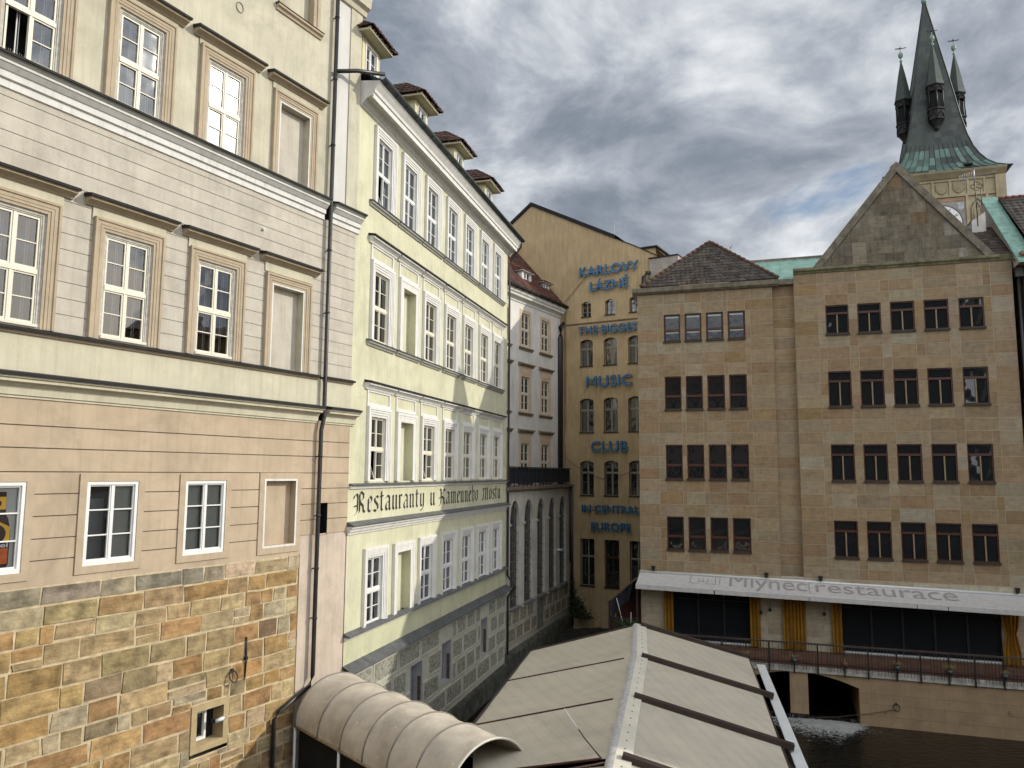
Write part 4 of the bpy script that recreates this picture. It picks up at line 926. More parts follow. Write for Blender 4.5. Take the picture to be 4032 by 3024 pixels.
m = MB(ZC); m.tiles((-2, .5, 11.08), (WL + .7, .5, 11.08), (-2, -4.2, 16.3), (WL + .7, -4.2, 16.3), 24, .27, [(.13, .05, .035), (.10, .045, .035), (.16, .06, .04), (.08, .05, .045)])
m.build('roof', [M_tile], bW)
def W_dormer(u, s_, zb, mt):
    m = MB(); m.mi = 0; m.sheet(-.62 * s_, .62 * s_, 0, 1.05 * s_, [(-.38 * s_, .38 * s_, .12, .95 * s_)])
    for q in (-.62 * s_, .62 * s_): m.poly([(q, 0, -.3), (q, -1.6, .9), (q, -1.6, 1.05 * s_), (q, 0, 1.05 * s_)])
    d = m.build('dormer', [mt], bW, (u, -(.5 - 1.0), zb + ZC))
    r = MB(); r.tiles((-.85 * s_, .22, 1.02 * s_), (.85 * s_, .22, 1.02 * s_), (-.2, -1.2, 1.75 * s_), (.2, -1.2, 1.75 * s_), 7, .2, TILE_R)
    r.tiles((-.85 * s_, -1.8, 1.02 * s_), (-.85 * s_, .22, 1.02 * s_), (-.2, -1.8, 1.75 * s_), (-.2, -1.2, 1.75 * s_), 7, .2, TILE_R); r.mi = 1; r.box(-.8 * s_, .8 * s_, .96 * s_, 1.02 * s_, -1.6, .16); r.build('roof', [M_tile, M_whitetrim], d)
    f = MB(); p = MB(); f.loops(-.38 * s_, .38 * s_, .12, .95 * s_, [(.05, .01), (0, .02), (0, -.05)]); casement(f, p, -.38 * s_, .38 * s_, .12, .95 * s_, -.03, trans=0, bars=1); w = f.build('window', [M_whitecase], d); p.build('pane', [G_sky], w)
W_dormer(3.3, 1.0, 11.75, M_white); W_dormer(6.0, .85, 11.75, surf('dark_dormer_cladding', (.22, .22, .22), var=.1, bump=.05))
m = MB(ZC); m.box(-.6, -.42, 12.4, 15.7, -2.7, -2.52); m.build('chimney', [surf('brick_red_flue', (.11, .05, .035), var=.3, scale=8, bump=.3)], bW)
m = MB(ZC); m.smooth = True; m.tube([(WL + .75, .55, 11.0), (WL + .7, .42, 10.6), (WL - .2, .16, 9.7), (WL - .22, .14, 9.0), (WL - .22, .14, -.8)], [.16, .16, .16, .17, .17], 10); m.build('downpipe', [M_pipe], bW)

# ================================================================== ochre club building
bY = thing('club_building', 'tall ochre building with a bare gable and blue letters on its wall', 'building', (Y0[0], Y0[1], 0), az_rot(YA))
YC = [1.94, 3.63, 5.32]
ROWS = [(10.30, 11.30, .34), (7.00, 8.76, .46), (2.66, 4.86, .49), (-1.38, .82, .48), (-7.08, -4.15, .50)]
hy = [(c - hw, c + hw, a, b) for a, b, hw in ROWS for c in YC]
GAB = [(-5.6, 16.2), (-2.22, 18.57), (4.08, 15.26), (5.46, 14.55), (7.05, 13.65), (12, 11.0)]
def gable_z(u):
    for (a, za), (b, zb) in zip(GAB[:-1], GAB[1:]):
        if a <= u <= b: return za + (zb - za) * (u - a) / (b - a)
    return GAB[0][1] if u < GAB[0][0] else GAB[-1][1]
m = MB(ZC); m.mi = 0; m.sheet(-7, 12, -9.9, 10.9, hy + [(-7, 0, -10, 10.9)]); m.sheet(-7, 12, 10.9, 11.5, hy)
for (a, za), (b, zb) in zip([(-7, gable_z(-7))] + GAB, GAB): m.poly([(a, 0, 11.499), (b, 0, 11.499), (b, 0, max(zb, 11.5)), (a, 0, max(za, 11.5))])
m.mi = 1; m.ext(0, 12, [(0, 9.80), (.05, 9.81), (.05, 9.87), (0, 9.90)])
wl = m.build('wall', [M_ochre, surf('dark_string_line', (.16, .11, .06), var=.2, bump=0)], bY)
m = MB(ZC); m.box(.1, 11.9, -9.9, 11.0, -9, -.6); m.build('building_core', [M_ochre], bY)
m = MB(ZC)
for (a, za), (b, zb) in zip([(-7, gable_z(-7))] + GAB[:2], GAB[:3]):
    A = [m.P(a, .12, za + .02), m.P(a, .12, za + .26), m.P(a, -9, za + .26), m.P(a, -9, za + .02)]; B = [m.P(b, .12, zb + .02), m.P(b, .12, zb + .26), m.P(b, -9, zb + .26), m.P(b, -9, zb + .02)]
    for i in range(4): m.face((A[i], B[i], B[(i + 1) % 4], A[(i + 1) % 4]))
for (a, za), (b, zb) in zip(GAB[2:4], GAB[3:5]):
    A = [m.P(a, .06, za + .01), m.P(a, .06, za + .06), m.P(a, -.8, za + .06), m.P(a, -.8, za + .01)]; B = [m.P(b, .06, zb + .01), m.P(b, .06, zb + .06), m.P(b, -.8, zb + .06), m.P(b, -.8, zb + .01)]
    for i in range(4): m.face((A[i], B[i], B[(i + 1) % 4], A[(i + 1) % 4]))
m.build('roof_edge', [M_sheet], bY)
m = MB(ZC); m.mi = 0; m.box(5.1, 6.45, 13.3, 14.62, -3.2, -1.0); m.mi = 1; m.box(5.0, 6.6, 14.62, 14.72, -3.3, -.85); m.poly([(6.35, -.9, 14.7), (7.3, -.9, 13.7), (7.3, -3, 13.7), (6.35, -3, 14.7)]); m.build('dormer', [M_ochre, M_sheet], bY)
m = MB(ZC); m.mi = 0; m.box(6.45, 8.3, 10.0, 13.55, -.5, .18); m.mi = 1; m.box(6.40, 8.34, 13.55, 13.62, -.55, .25); m.build('parapet', [surf('grey_pink_render', (.36, .32, .28), var=.15, scale=2, streak=.2, bump=.1), M_sheet], bY)
m = MB(ZC); m.tube([(6.55, .35, 12.6), (6.3, .35, 12.62), (6.12, .35, 12.4), (6.08, .35, 11.9), (6.08, .35, 10.4)], .13, 10); m.build('drain_bend', [M_pipe], bY)
m = MB(ZC); m.tube([(3.72, -.6, 15.3), (3.72, -.6, 16.45)], .02, 6); m.lathe(3.72, -.6, [(.0, 16.4), (.06, 16.45), (.0, 16.52)], 8); m.build('lightning_rod', [surf('pale_steel', (.4, .42, .45), rough=.4, bump=0)], bY)
M_ycase = surf('grey_brown_window_paint', (.27, .245, .20), rough=.5, var=.12, bump=.03)
def Y_win(a, b, hw, kind, red=False):
    H = b - a; rise = .16 if kind < 5 else 0
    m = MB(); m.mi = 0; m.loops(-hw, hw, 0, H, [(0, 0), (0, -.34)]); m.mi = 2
    if rise:
        n = 10
        for i in range(n):
            ua, ub_ = -hw + 2 * hw * i / n, -hw + 2 * hw * (i + 1) / n
            za = H - rise * (2 * ua / (2 * hw)) ** 2 * 1.0; zb = H - rise * (ub_ / hw) ** 2
            za = H - rise * (ua / hw) ** 2
            m.poly([(ua, .001, za), (ub_, .001, zb), (ub_, .001, H + .01), (ua, .001, H + .01)]); m.mi = 0; m.poly([(ua, .001, za), (ub_, .001, zb), (ub_, -.3, zb), (ua, -.3, za)]); m.mi = 2
    m.mi = 1; m.box(-hw - .03, hw + .03, -.07, 0.0, -.3, .06)
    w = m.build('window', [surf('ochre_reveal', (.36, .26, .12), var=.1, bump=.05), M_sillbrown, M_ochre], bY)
    f = MB(); p = MB()
    if kind == 1: casement(f, p, -hw + .02, hw - .02, 0, H - .06, -.22, trans=0, bars=2, sash=.03, mull=.04, bar=.03)
    elif kind == 5: casement(f, p, -hw + .02, hw - .02, 0, H, -.22, trans=.62, bars=0, sash=.03, mull=.02, th=.06)
    else: casement(f, p, -hw + .02, hw - .02, 0, H - .04, -.22, trans=.66, bars=0, sash=.035, mull=.05, th=.07)
    f.build('frame', [M_mahog if red else M_ycase], w); p.build('pane', [G_sky], w)
    return w
for i, (a, b, hw) in enumerate(ROWS):
    w = Y_win(a, b, hw, i + 1); w.location = (YC[0], 0, a + ZC)
    for k in (1, 2):
        if i == 4 and k == 1: Y_win(a, b, hw, 5, True).location = (YC[1], 0, a + ZC)
        else: dup(w, bY, (YC[k], 0, a + ZC))

def letters(name_label, rows):
    for label, body, u0, u1, z0, z1, slope in rows:
        t = thing('letter_sign', label, 'sign', face_pt(Y0, YA, (u0 + u1) / 2, .0, z0), az_rot(YA), 'blue letter signs on the ochre wall')
        # advance widths measured from the built-in font
        def width(s):
            cu = bpy.data.curves.new('x', 'FONT'); cu.body = s; ob = bpy.data.objects.new('x', cu); COL.objects.link(ob)
            dg = bpy.context.evaluated_depsgraph_get(); me = bpy.data.meshes.new_from_object(ob.evaluated_get(dg))
            xs = [v.co.x for v in me.vertices]; ys = [v.co.y for v in me.vertices]; r = (min(xs), max(xs), min(ys), max(ys))
            bpy.data.objects.remove(ob); bpy.data.curves.remove(cu); bpy.data.meshes.remove(me); return r
        full = width(body); capH = width('E')
        sx = (u1 - u0) / (full[1] - full[0]); sz = (z1 - z0) / (capH[3] - capH[2]); uc = (u0 + u1) / 2
        for i, ch in enumerate(body):
            if ch == ' ': continue
            upto = width(body[:i + 1]); one = width(ch)
            b_ = (upto[1] - full[0]) * sx + u0; a_ = b_ - (one[1] - one[0]) * sx
            dz = slope * ((a_ + b_) / 2 - uc)
            m = MB(); m.mi = 1; bd = .001 if ch in 'MN' else .022 if 'CENTRAL' in body else .010; m.text(ch, a_ - uc, b_ - uc, one[2] * sz + dz, one[3] * sz + dz, .14, .235, bd)
            m.m = [0 if all(abs(m.v[k][1] + .235) < 1e-4 for k in f) else 1 for f in m.f]
            m.build('letter', [M_blue, M_bluedark], t)
        r = MB()
        for zz in (.28, .72): 
            zz *= (z1 - z0); r.tube([(u0 - uc + .05, .11, zz + slope * (u0 - uc)), (u1 - uc - .05, .11, zz + slope * (u1 - uc))], .018, 6)
        r.build('rail', [M_bluedark], t)
letters('', [
    ('blue raised letters KARLOVY, highest on the ochre wall', 'KARLOVY', 1.55, 5.70, 12.96, 13.60, 0.0),
    ('blue raised letters LÁZNĚ under the topmost word on the ochre wall', 'LÁZNĚ', 2.30, 5.02, 11.93, 12.54, 0.0),
    ('blue raised letters THE BIGGEST below the dark line on the ochre wall', 'THE BIGGEST', 1.46, 5.98, 9.07, 9.60, 0.0),
    ('blue raised letters MUSIC between two window rows of the ochre wall', 'MUSIC', 2.02, 5.20, 5.56, 6.28, 0.0),
    ('blue raised letters CLUB between two window rows of the ochre wall', 'CLUB', 2.33, 4.85, 1.38, 2.06, 0.0),
    ('thick blue raised letters IN CENTRAL low on the ochre wall', 'IN CENTRAL', 1.66, 5.55, -2.46, -1.99, 0.0),
    ('blue raised letters EUROPE, lowest on the ochre wall', 'EUROPE', 2.30, 4.98, -3.60, -3.07, 0.0)])
cb_ = thing('cable', 'thin cable sagging across the fourth window row of the ochre wall', 'cable', face_pt(Y0, YA, .43, .0, 0), az_rot(YA))
m = MB(); m.tube([(u - .43, .12, z) for u, z in ((.43, 1.08), (.9, .68), (1.48, .34), (2.2, -.02), (3.0, -.34), (4.05, -.23), (4.8, .05), (5.5, .36))], .014, 5); m.build('cord', [M_dark_iron], cb_)
cb_ = thing('cable', 'thin wires running down the left edge of the ochre wall from the topmost letters', 'cable', face_pt(Y0, YA, .5, .0, 0), az_rot(YA))
m = MB(); m.tube([(1.7, .10, 13.3), (1.3, .08, 12.8), (.02, .06, 11.6), (-.1, .05, 11.4), (-.12, .05, 2.6), (-.08, .05, -2.5)], .012, 5); m.tube([(1.4, .10, 12.9), (.1, .06, 11.5), (-.02, .05, 11.2), (-.04, .05, 3.0)], .010, 5); m.build('cord', [surf('grey_cable', (.12, .10, .07), bump=0)], cb_)
# climbing plants at the foot of the wall
iv = thing('ivy', 'dark climbing plants at the foot of the ochre wall in the shaded corner', 'ivy', face_pt(Y0, YA, 1.0, 0, -9), az_rot(YA))
m = MB(); rnd = random.Random(5)
for k in range(3600):
    t = rnd.random(); z = 4.2 * t ** 1.3; u = -.6 + rnd.gauss(0, .30 * (1 - t * .7)) + (1 - t) ** 2 * rnd.uniform(-.2, 2.2); w = .05 + rnd.random() * (.25 + .9 * (1 - t) ** 2)
    s_ = rnd.uniform(.03, .06); a = rnd.uniform(0, 6.28); dx, dz = math.cos(a) * s_, math.sin(a) * s_; tw = rnd.uniform(-.05, .05)
    m.poly([(u - dx, w, z - dz), (u + dz, w + tw, z - dx), (u + dx, w, z + dz), (u - dz, w - tw, z + dx)])
m.build('leaves', [M_plantdark], iv)
m = MB()
for k in range(14):
    u = -.8 + k * .17; m.tube([(u, .2, -.6), (u + rnd.uniform(-.2, .2), .12, 1.0 * rnd.random() + .3), (u + rnd.uniform(-.3, .3), .05, 2.2 * rnd.random() + .5)], [.010, .007, .004], 5)
m.build('stems', [surf('brown_stems', (.05, .04, .025), bump=0)], iv)
# ================================================================== sandstone building
bS = thing('stone_building', 'large sandstone-clad building with rows of brown-framed windows and a bare stone gable', 'building', (S0[0], S0[1], 0), az_rot(SA))
ASH = [((.33, .24, .143), 8), ((.345, .265, .165), 8), ((.35, .285, .192), 5), ((.305, .21, .122), 5), ((.32, .232, .138), 7), ((.375, .32, .235), 1.4), ((.31, .215, .11), 1.2), ((.325, .25, .165), 6)]
RZ = [(7.80, 6.43), (4.72, 3.07), (1.38, -.29), (-2.03, -3.68)]
LZ = [(7.79, 6.43), (4.72, 3.08), (1.40, -.26), (-2.74, -3.59)]
LZ[3] = (-2.02, -3.59)
LU = [(-8.15, -7.35), (-7.14, -6.34), (-6.13, -5.31), (-5.11, -4.30)]
RU = [(-.73, .25), (.62, 1.61), (1.98, 2.98), (3.35, 4.34), (4.73, 5.72)]
def ashlar(mb, ucuts, zcuts, holes, seed, w=0.0, tab=ASH, gap=.006, merge=.25, lift=.003):
    rnd = random.Random(seed)
    for j in range(len(zcuts) - 1):
        z0, z1 = zcuts[j], zcuts[j + 1]; i = 0
        while i < len(ucuts) - 1:
            a = ucuts[i]; k = i + 1
            free = lambda x, y: not any(h[0] < (x + y) / 2 < h[1] and h[2] < (z0 + z1) / 2 < h[3] for h in holes)
            if not free(ucuts[i], ucuts[k]): i += 1; continue
            while k < len(ucuts) - 1 and rnd.random() < merge and ucuts[k + 1] - a < 1.6 and free(ucuts[k], ucuts[k + 1]): k += 1
            b = ucuts[k]; i = k
            c = pick(tab, rnd); g = rnd.uniform(.90, 1.08); mb.tint = tuple(x * g * rnd.uniform(.98, 1.02) for x in c)
            mb.block(a + gap, b - gap, z0 + gap, z1 - gap, w - .008, w + rnd.uniform(0, lift), 0, rnd, cham=.004)
    mb.tint = (1, 1, 1)
def zc(top, rows, bottom, step=.56):
    cuts = [top]; 
    for a, b in rows:
        n = max(1, round((cuts[-1] - a) / step)); z = cuts[-1]
        cuts += [z - (z - a) * k / n for k in range(1, n + 1)]
        n = max(1, round((a - b) / step)); cuts += [a - (a - b) * k / n for k in range(1, n + 1)]
    n = max(1, round((cuts[-1] - bottom) / step)); z = cuts[-1]; cuts += [z - (z - bottom) * k / n for k in range(1, n + 1)]
    return cuts[::-1]
hl = [(u0, u1, b, a) for (a, b) in LZ for (u0, u1) in LU]; hr = [(u0, u1, b, a) for (a, b) in RZ for (u0, u1) in RU]
dining = [(-7.93, -4.43, -7.75, -5.35), (-.60, 5.60, -7.75, -5.35), (-3.0, -2.08, -7.75, -5.45)]
m = MB(ZC); m.mi = 1; m.sheet(-9.43, -3.04, -4.62, 8.9, hl, w=-.006); m.mi = 0
ashlar(m, [-9.43, -8.45, -8.15, -7.35, -7.14, -6.34, -6.13, -5.31, -5.11, -4.30, -4.08, -3.04], zc(8.86, LZ, -4.60), hl, 21)
m.mi = 1; m.poly([(-9.43, 0, -4.6), (-9.43, -9, -4.6), (-9.43, -9, 8.9), (-9.43, 0, 8.9)]); m.poly([(-3.04, 0, -4.6), (-3.04, -.3, -4.6), (-3.04, -.3, 8.9), (-3.04, 0, 8.9)])
m.build('left_wall', [M_ashlar, M_ashmortar], bS)
m = MB(ZC); m.mi = 1; m.sheet(-3.04, -2.07, -4.62, 9.0, w=-.306); m.mi = 0; ashlar(m, [-3.04, -2.07], zc(9.0, RZ, -4.60, .52), [], 22, w=-.30)
m.mi = 1; m.poly([(-2.07, 0, -4.6), (-2.07, -.3, -4.6), (-2.07, -.3, 9.2), (-2.07, 0, 9.2)])
m.build('recessed_wall', [M_ashlar, M_ashmortar], bS)
m = MB(ZC); m.mi = 1; m.sheet(-2.07, 6.86, -4.62, 9.4, hr, w=-.006); m.mi = 0
ashlar(m, [-2.07, -1.05, -.73, .25, .62, 1.61, 1.98, 2.98, 3.35, 4.34, 4.73, 5.72, 6.02, 6.86], zc(9.36, RZ, -4.60), hr, 23)
m.mi = 1; m.poly([(6.86, 0, -4.6), (6.86, -9, -4.6), (6.86, -9, 9.4), (6.86, 0, 9.4)])
m.build('right_wall', [M_ashlar, M_ashmortar], bS)
m = MB(ZC); m.box(-9.40, 6.83, -4.6, 8.8, -9, -.7); m.build('building_core', [M_ashmortar], bS)
# terrace storey
m = MB(ZC); m.mi = 1; m.sheet(-9.43, 6.86, -7.80, -4.62, dining, w=-.016); m.mi = 0
ashlar(m, [-9.43, -8.4, -7.93, -6.5, -4.43, -3.7, -3.0, -2.08, -1.3, -.60, 2.4, 5.60, 6.86], [-7.78, -7.2, -6.62, -6.04, -5.46, -5.35, -4.63], dining, 24, w=-.01, tab=[((.50, .44, .33), 4), ((.47, .40, .29), 3), ((.44, .36, .25), 2)])
m.build('terrace_storey_wall', [M_ashlar, M_ashmortar], bS)
for (a, b, c, d), nm in zip(dining[:2], (3, 5)):
    m = MB(ZC); m.mi = 0; m.loops(a, b, c, d, [(0, 0), (0, -.25)]); m.mi = 1; m.box(a, b, c, c + .05, -.2, .02)
    w = m.build('shop_window', [M_sillbrown, M_whitemetal], bS)
    p = MB(ZC); p.sheet(a, b, c + .04, d, w=-.12); p.build('pane', [G_dark], w)
    f = MB(ZC)
    for k in range(nm + 1): u = a + (b - a) * k / nm; f.box(u - .04, u + .04, c, d, -.13, -.06)
    f.box(a, b, d - .5, d - .46, -.13, -.08); f.build('frame', [M_dark_iron], w)
m = MB(ZC); m.sheet(-3.0, -2.08, -7.75, -5.45, w=-.2); m.build('door', [M_dark], bS)
def S_left(H, hw, upper):
    m = MB(); m.mi = 0; m.loops(-hw, hw, 0, H, [(0, 0), (0, -.15)]); m.mi = 2; m.box(-hw - .02, hw + .02, -.05, .05, -.14, .07)
    w = m.build('window', [M_ashmortar, M_dark, M_sillbrown], bS)
    f = MB(); f.loops(-hw, hw, .03, H, [(0, -.06), (-.045, -.055), (-.05, -.10)]); zt = H * .41
    f.box(-hw + .04, hw - .04, zt - .045, zt + .045, -.12, -.045)
    for a, b in ((.07, zt - .045), (zt + .045, H - .045)): f.loops(-hw + .045, hw - .045, a, b, [(0, -.08), (-.018, -.078), (-.02, -.10)])
    f.build('frame', [M_mahog], w)
    p = MB(); rnd = R
    for a, b in ((.10, zt - .05), (zt + .05, H - .07)):
        t = rnd.uniform(-.004, .004); p.poly([(-hw + .08, -.10 + t, a), (hw - .08, -.10 - t, a), (hw - .08, -.10 - t, b), (-hw + .08, -.10 + t, b)])
    p.build('pane', [G_wavy], w)
    if upper:
        b_ = MB(); b_.box(-hw + .09, hw - .09, H - .17, H - .10, -.098, -.09); b_.box(-hw + .09, hw - .09, zt - .13, zt - .065, -.098, -.09); b_.build('blind', [surf('pale_blind_rail', (.45, .5, .5), var=.1, bump=0)], w)
    return w
def S_right(H, hw):
    m = MB(); m.mi = 0; m.loops(-hw, hw, 0, H, [(0, 0), (0, -.15)]); m.mi = 2; m.box(-hw - .02, hw + .02, -.05, .05, -.14, .08)
    w = m.build('window', [M_ashmortar, M_dark, M_sillbrown], bS)
    f = MB(); f.loops(-hw, hw, .03, H, [(0, -.06), (-.055, -.055), (-.06, -.10)]); zt = H * .72
    f.box(-hw + .05, hw - .05, zt - .05, zt + .05, -.12, -.045); f.mi = 1; f.box(-.028, .028, .08, zt - .06, -.12, -.05); f.mi = 0
    f.build('frame', [M_mahog, M_mullion], w)
    p = MB(); t = R.uniform(-.004, .004)
    for a, b, c, d in ((-hw + .08, -.028, .09, zt - .06), (.028, hw - .08, .09, zt - .06), (-hw + .08, hw - .08, zt + .06, H - .07)):
        t = R.uniform(-.004, .004); p.poly([(a, -.10 + t, c), (b, -.10 - t, c), (b, -.10 - t, d), (a, -.10 + t, d)])
    p.build('pane', [G_wavy], w)
    return w
for i, (a, b) in enumerate(LZ):
    w = S_left(a - b, .40, i == 0); w.location = ((LU[0][0] + LU[0][1]) / 2, 0, b + ZC)
    for u0, u1 in LU[1:]: dup(w, bS, ((u0 + u1) / 2, 0, b + ZC))
for i, (a, b) in enumerate(RZ):
    w = S_right(a - b, .495); w.location = ((RU[0][0] + RU[0][1]) / 2, 0, b + ZC)
    for u0, u1 in RU[1:]: dup(w, bS, ((u0 + u1) / 2, 0, b + ZC))
# cornices, hipped roof, copper roof, gable
m = MB(ZC); m.ext(-9.66, -2.78, [(0, 8.84), (.10, 8.86), (.22, 8.95), (.24, 9.16), (0, 9.2)]); m.poly([(-9.66, .24, 9.16), (-9.66, -6, 9.16), (-9.66, -6, 8.84), (-9.66, 0, 8.84)]); m.box(-2.79, -2.05, 8.95, 9.2, -.5, -.06); m.build('eaves_cornice', [M_coping], bS)
m = MB(ZC); PT = [(.105, .09, .075), (.085, .075, .065), (.125, .10, .08), (.10, .075, .06)]; ap = (-6.05, -2.9, 12.1)
m.tiles((-9.25, .12, 9.22), (-2.75, .12, 9.22), (-6.15, -2.8, 12.1), (-5.95, -2.8, 12.1), 15, .24, PT)
m.tiles((-2.75, .12, 9.22), (-2.75, -6.5, 9.22), (-5.95, -2.8, 12.1), (-5.95, -3.6, 12.1), 15, .24, PT)
m.tiles((-9.25, -6.5, 9.22), (-9.25, .12, 9.22), (-6.15, -3.6, 12.1), (-6.15, -2.8, 12.1), 15, .24, PT)
m.build('hipped_roof', [M_tile], bS)
m = MB(ZC)
for a, b in (((-9.25, .12, 9.25), (-6.05, -2.8, 12.13)), ((-2.75, .12, 9.25), (-6.05, -2.8, 12.13))):
    a, b = Vector(a), Vector(b)
    for k in range(15):
        p, q = a.lerp(b, k / 15), a.lerp(b, (k + 1.15) / 15); m.tint = tuple(x * R.uniform(.7, 1.2) for x in (.15, .085, .06)); m.tube([p + Vector((0, 0, .03)), q], [.085, .065], 7)
m.tint = (1, 1, 1); m.build('hip_ridge', [M_tile], bS)
m = MB(ZC)
for u, w, z in ((-5.0, -2.0, 11.3), (-5.75, -2.3, 11.6), (-4.0, -.5, 9.9), (-8.0, -.3, 9.65)): m.tube([(u, w, z), (u + .02, w + .05, z + .18), (u + .16, w + .06, z + .30)], [.02, .02, .008], 5)
m.build('roof_hook', [M_dark_iron], bS)
m = MB(ZC); m.mi = 0; m.poly([(-5, -.45, 9.24), (4, -.45, 9.24), (4, -3.6, 11.05), (-5, -3.6, 11.05)])
for k in range(9): m.poly([(-4.3 + k * .85, -.43, 9.285), (-4.26 + k * .85, -.43, 9.285), (-4.26 + k * .85, -3.6, 11.10), (-4.3 + k * .85, -3.6, 11.10)])
m.mi = 1; m.box(-5.2, 4.2, 10.9, 11.16, -4.0, -3.55); m.build('copper_roof', [M_copper, surf('brown_ridge_board', (.20, .17, .14), var=.2, bump=.1)], bS)
GB, GA_, GU, GH = 9.50, 14.30, 2.53, 3.70
m = MB(ZC); m.mi = 0; m.ext(-2.08, 6.40, [(0, 9.36), (.05, 9.37), (.07, 9.44), (.14, 9.5), (.14, 9.58), (0, 9.66)]); m.ext(6.41, 6.9, [(0, 9.36), (.05, 9.37), (.05, 9.60), (0, 9.64)]); m.build('gable_cornice', [M_mossy], bS)
m = MB(ZC); m.mi = 1
m.poly([(GU - GH, -.02, GB), (GU + GH, -.02, GB), (GU, -.02, GA_)]); m.poly([(GU - GH, -.55, GB), (GU, -.55, GA_), (GU + GH, -.55, GB)]); m.mi = 0
GT = [((.23, .195, .14), 6), ((.26, .225, .165), 5), ((.20, .165, .115), 4), ((.25, .175, .10), .7), ((.31, .28, .23), 1), ((.19, .165, .125), 3)]
rnd = random.Random(31); z = GB + .08; row = 0
def gspan(z): 
    h = GH * (GA_ - .45 - z) / (GA_ - GB); return GU - h, GU + h
while z < GA_ - .8:
    h = rnd.choice([.48, .55, .62]); z1 = z + h; a0, b0 = gspan(z); a1, b1 = gspan(min(z1, GA_ - .5)); u = GU - 4.2 + rnd.random() * .5
    us = [u]
    while us[-1] < GU + 4.2: us.append(us[-1] + rnd.choice([.35, .62, .80, 1.0, 1.15]))
    for x0, x1 in zip(us[:-1], us[1:]):
        if x1 < a0 or x0 > b0: continue
        def cl(x, zz): lo, hi = gspan(zz); return min(max(x, lo), hi)
        q = [(cl(x0, z) + .004, z + .003), (cl(x1, z) - .004, z + .003), (cl(x1, z1) - .004, z1 - .003), (cl(x0, z1) + .004, z1 - .003)]
        if q[1][0] - q[0][0] < .02 and q[2][0] - q[3][0] < .02: continue
        c = pick(GT, rnd); g = rnd.uniform(.85, 1.1); m.tint = tuple(v * g for v in c)
        wv = rnd.uniform(0, .004); m.poly([(u_, wv, z_) for u_, z_ in q])
    z = z1; row += 1
m.tint = (1, 1, 1)
m.build('gable_wall', [M_gable, surf('gable_backing', (.20, .17, .125), var=.3, bump=.1)], bS)
m = MB(ZC)
for s_ in (-1, 1):
    n = 9
    for k in range(n):
        t0, t1 = max(.035, k / n), (k + 1) / n - .0012
        a = Vector((GU + s_ * (GH + .12) * (1 - t0), 0, GB + .02 + (GA_ - GB) * t0)); b = Vector((GU + s_ * (GH + .12) * (1 - t1), 0, GB + .02 + (GA_ - GB) * t1))
        dn = Vector((-s_ * .235, 0, -.188)); lw = .09 + R.uniform(0, .008)
        A = [m.P(a.x, lw, a.z), m.P(a.x + dn.x, lw - .02, a.z + dn.z), m.P(a.x + dn.x, -.6, a.z + dn.z), m.P(a.x, -.6, a.z)]
        B = [m.P(b.x, lw, b.z), m.P(b.x + dn.x, lw - .02, b.z + dn.z), m.P(b.x + dn.x, -.6, b.z + dn.z), m.P(b.x, -.6, b.z)]
        for i in range(4): m.face((A[i], B[i], B[(i + 1) % 4], A[(i + 1) % 4]))
        m.face(A); m.face(B[::-1])
m.build('gable_coping', [M_coping], bS)
m = MB(ZC); m.tiles((6.9, -3.0, 9.6), (6.9, -9, 9.6), (4.6, -3.0, 11.7), (4.6, -9, 11.7), 11, .25, [(.10, .06, .045), (.08, .05, .04), (.13, .075, .055)])
m.tiles((4.4, -.1, 9.66), (6.94, -.1, 9.66), (4.4, -3.0, 11.75), (6.94, -3.0, 11.75), 10, .25, [(.10, .075, .06), (.08, .06, .05), (.12, .085, .065)]); m.mi = 1; m.poly([(1.6, -.6, 11.7), (4.6, -.6, 11.7), (4.6, -9, 11.7), (1.6, -9, 11.7)]); m.build('rear_roof', [M_tile, M_sheet], bS)
m = MB(ZC); m.mi = 0; m.box(6.02, 6.60, 10.2, 12.0, -3.3, -2.5); m.poly([(5.97, -2.45, 11.98), (6.62, -2.45, 12.4), (6.62, -3.35, 12.4), (5.97, -3.35, 11.98)]); m.poly([(6.02, -2.5, 12.0), (6.60, -2.5, 12.0), (6.60, -2.5, 12.38)]); m.build('chimney', [surf('white_chimney_render', (.60, .57, .52), var=.1, bump=.1)], bS)
m = MB(ZC); m.box(6.92, 7.22, 8.55, 8.95, .02, .26); m.tube([(7.05, .13, 9.5), (7.05, .13, -7.7)], .065, 8); m.tube([(7.25, .13, 9.2), (7.25, .13, -7.7)], .055, 8); m.tube([(6.95, .2, 9.35), (7.08, .13, 8.9)], .05, 8); m.build('downpipe', [M_pipe], bS)
M_steel = surf('aerial_steel', (.40, .41, .42), rough=.4, var=.2, bump=0)
an = thing('tv_antenna', 'rooftop TV aerial beside the white chimney, in front of the clock tower', 'antenna', face_pt(S0, SA, 6.27, -2.5, 11.7), az_rot(SA))
m = MB(); m.tube([(0, 0, 0), (-.02, 0, 2.85)], .022, 6); m.tube([(.22, .02, 1.0), (.20, .02, 1.9)], .015, 6); m.tube([(0, 0, .9), (.24, .02, 1.05)], .012, 5); m.build('mast', [M_dark_iron], an)
m = MB(); m.tube([(-.68, 0, 2.32), (0, 0, 2.46)], .012, 5)
for k in range(9): u = -.66 + k * .075; m.tube([(u, -.02, 2.22 + k * .015), (u, .02, 2.55 + k * .02)], .007, 4)
m.tube([(-.05, .05, 2.25), (-.05, .05, 2.75)], .04, 6); m.build('grid_aerial', [M_steel], an)
m = MB(); m.tube([(0, 0, 2.44), (.90, 0, 2.60)], .012, 5)
for k in range(14): u = .06 + k * .064; m.tube([(u, -.16, 2.45 + u * .17), (u, .16, 2.47 + u * .17)], .006, 4)
m.build('yagi_aerial', [M_steel], an)

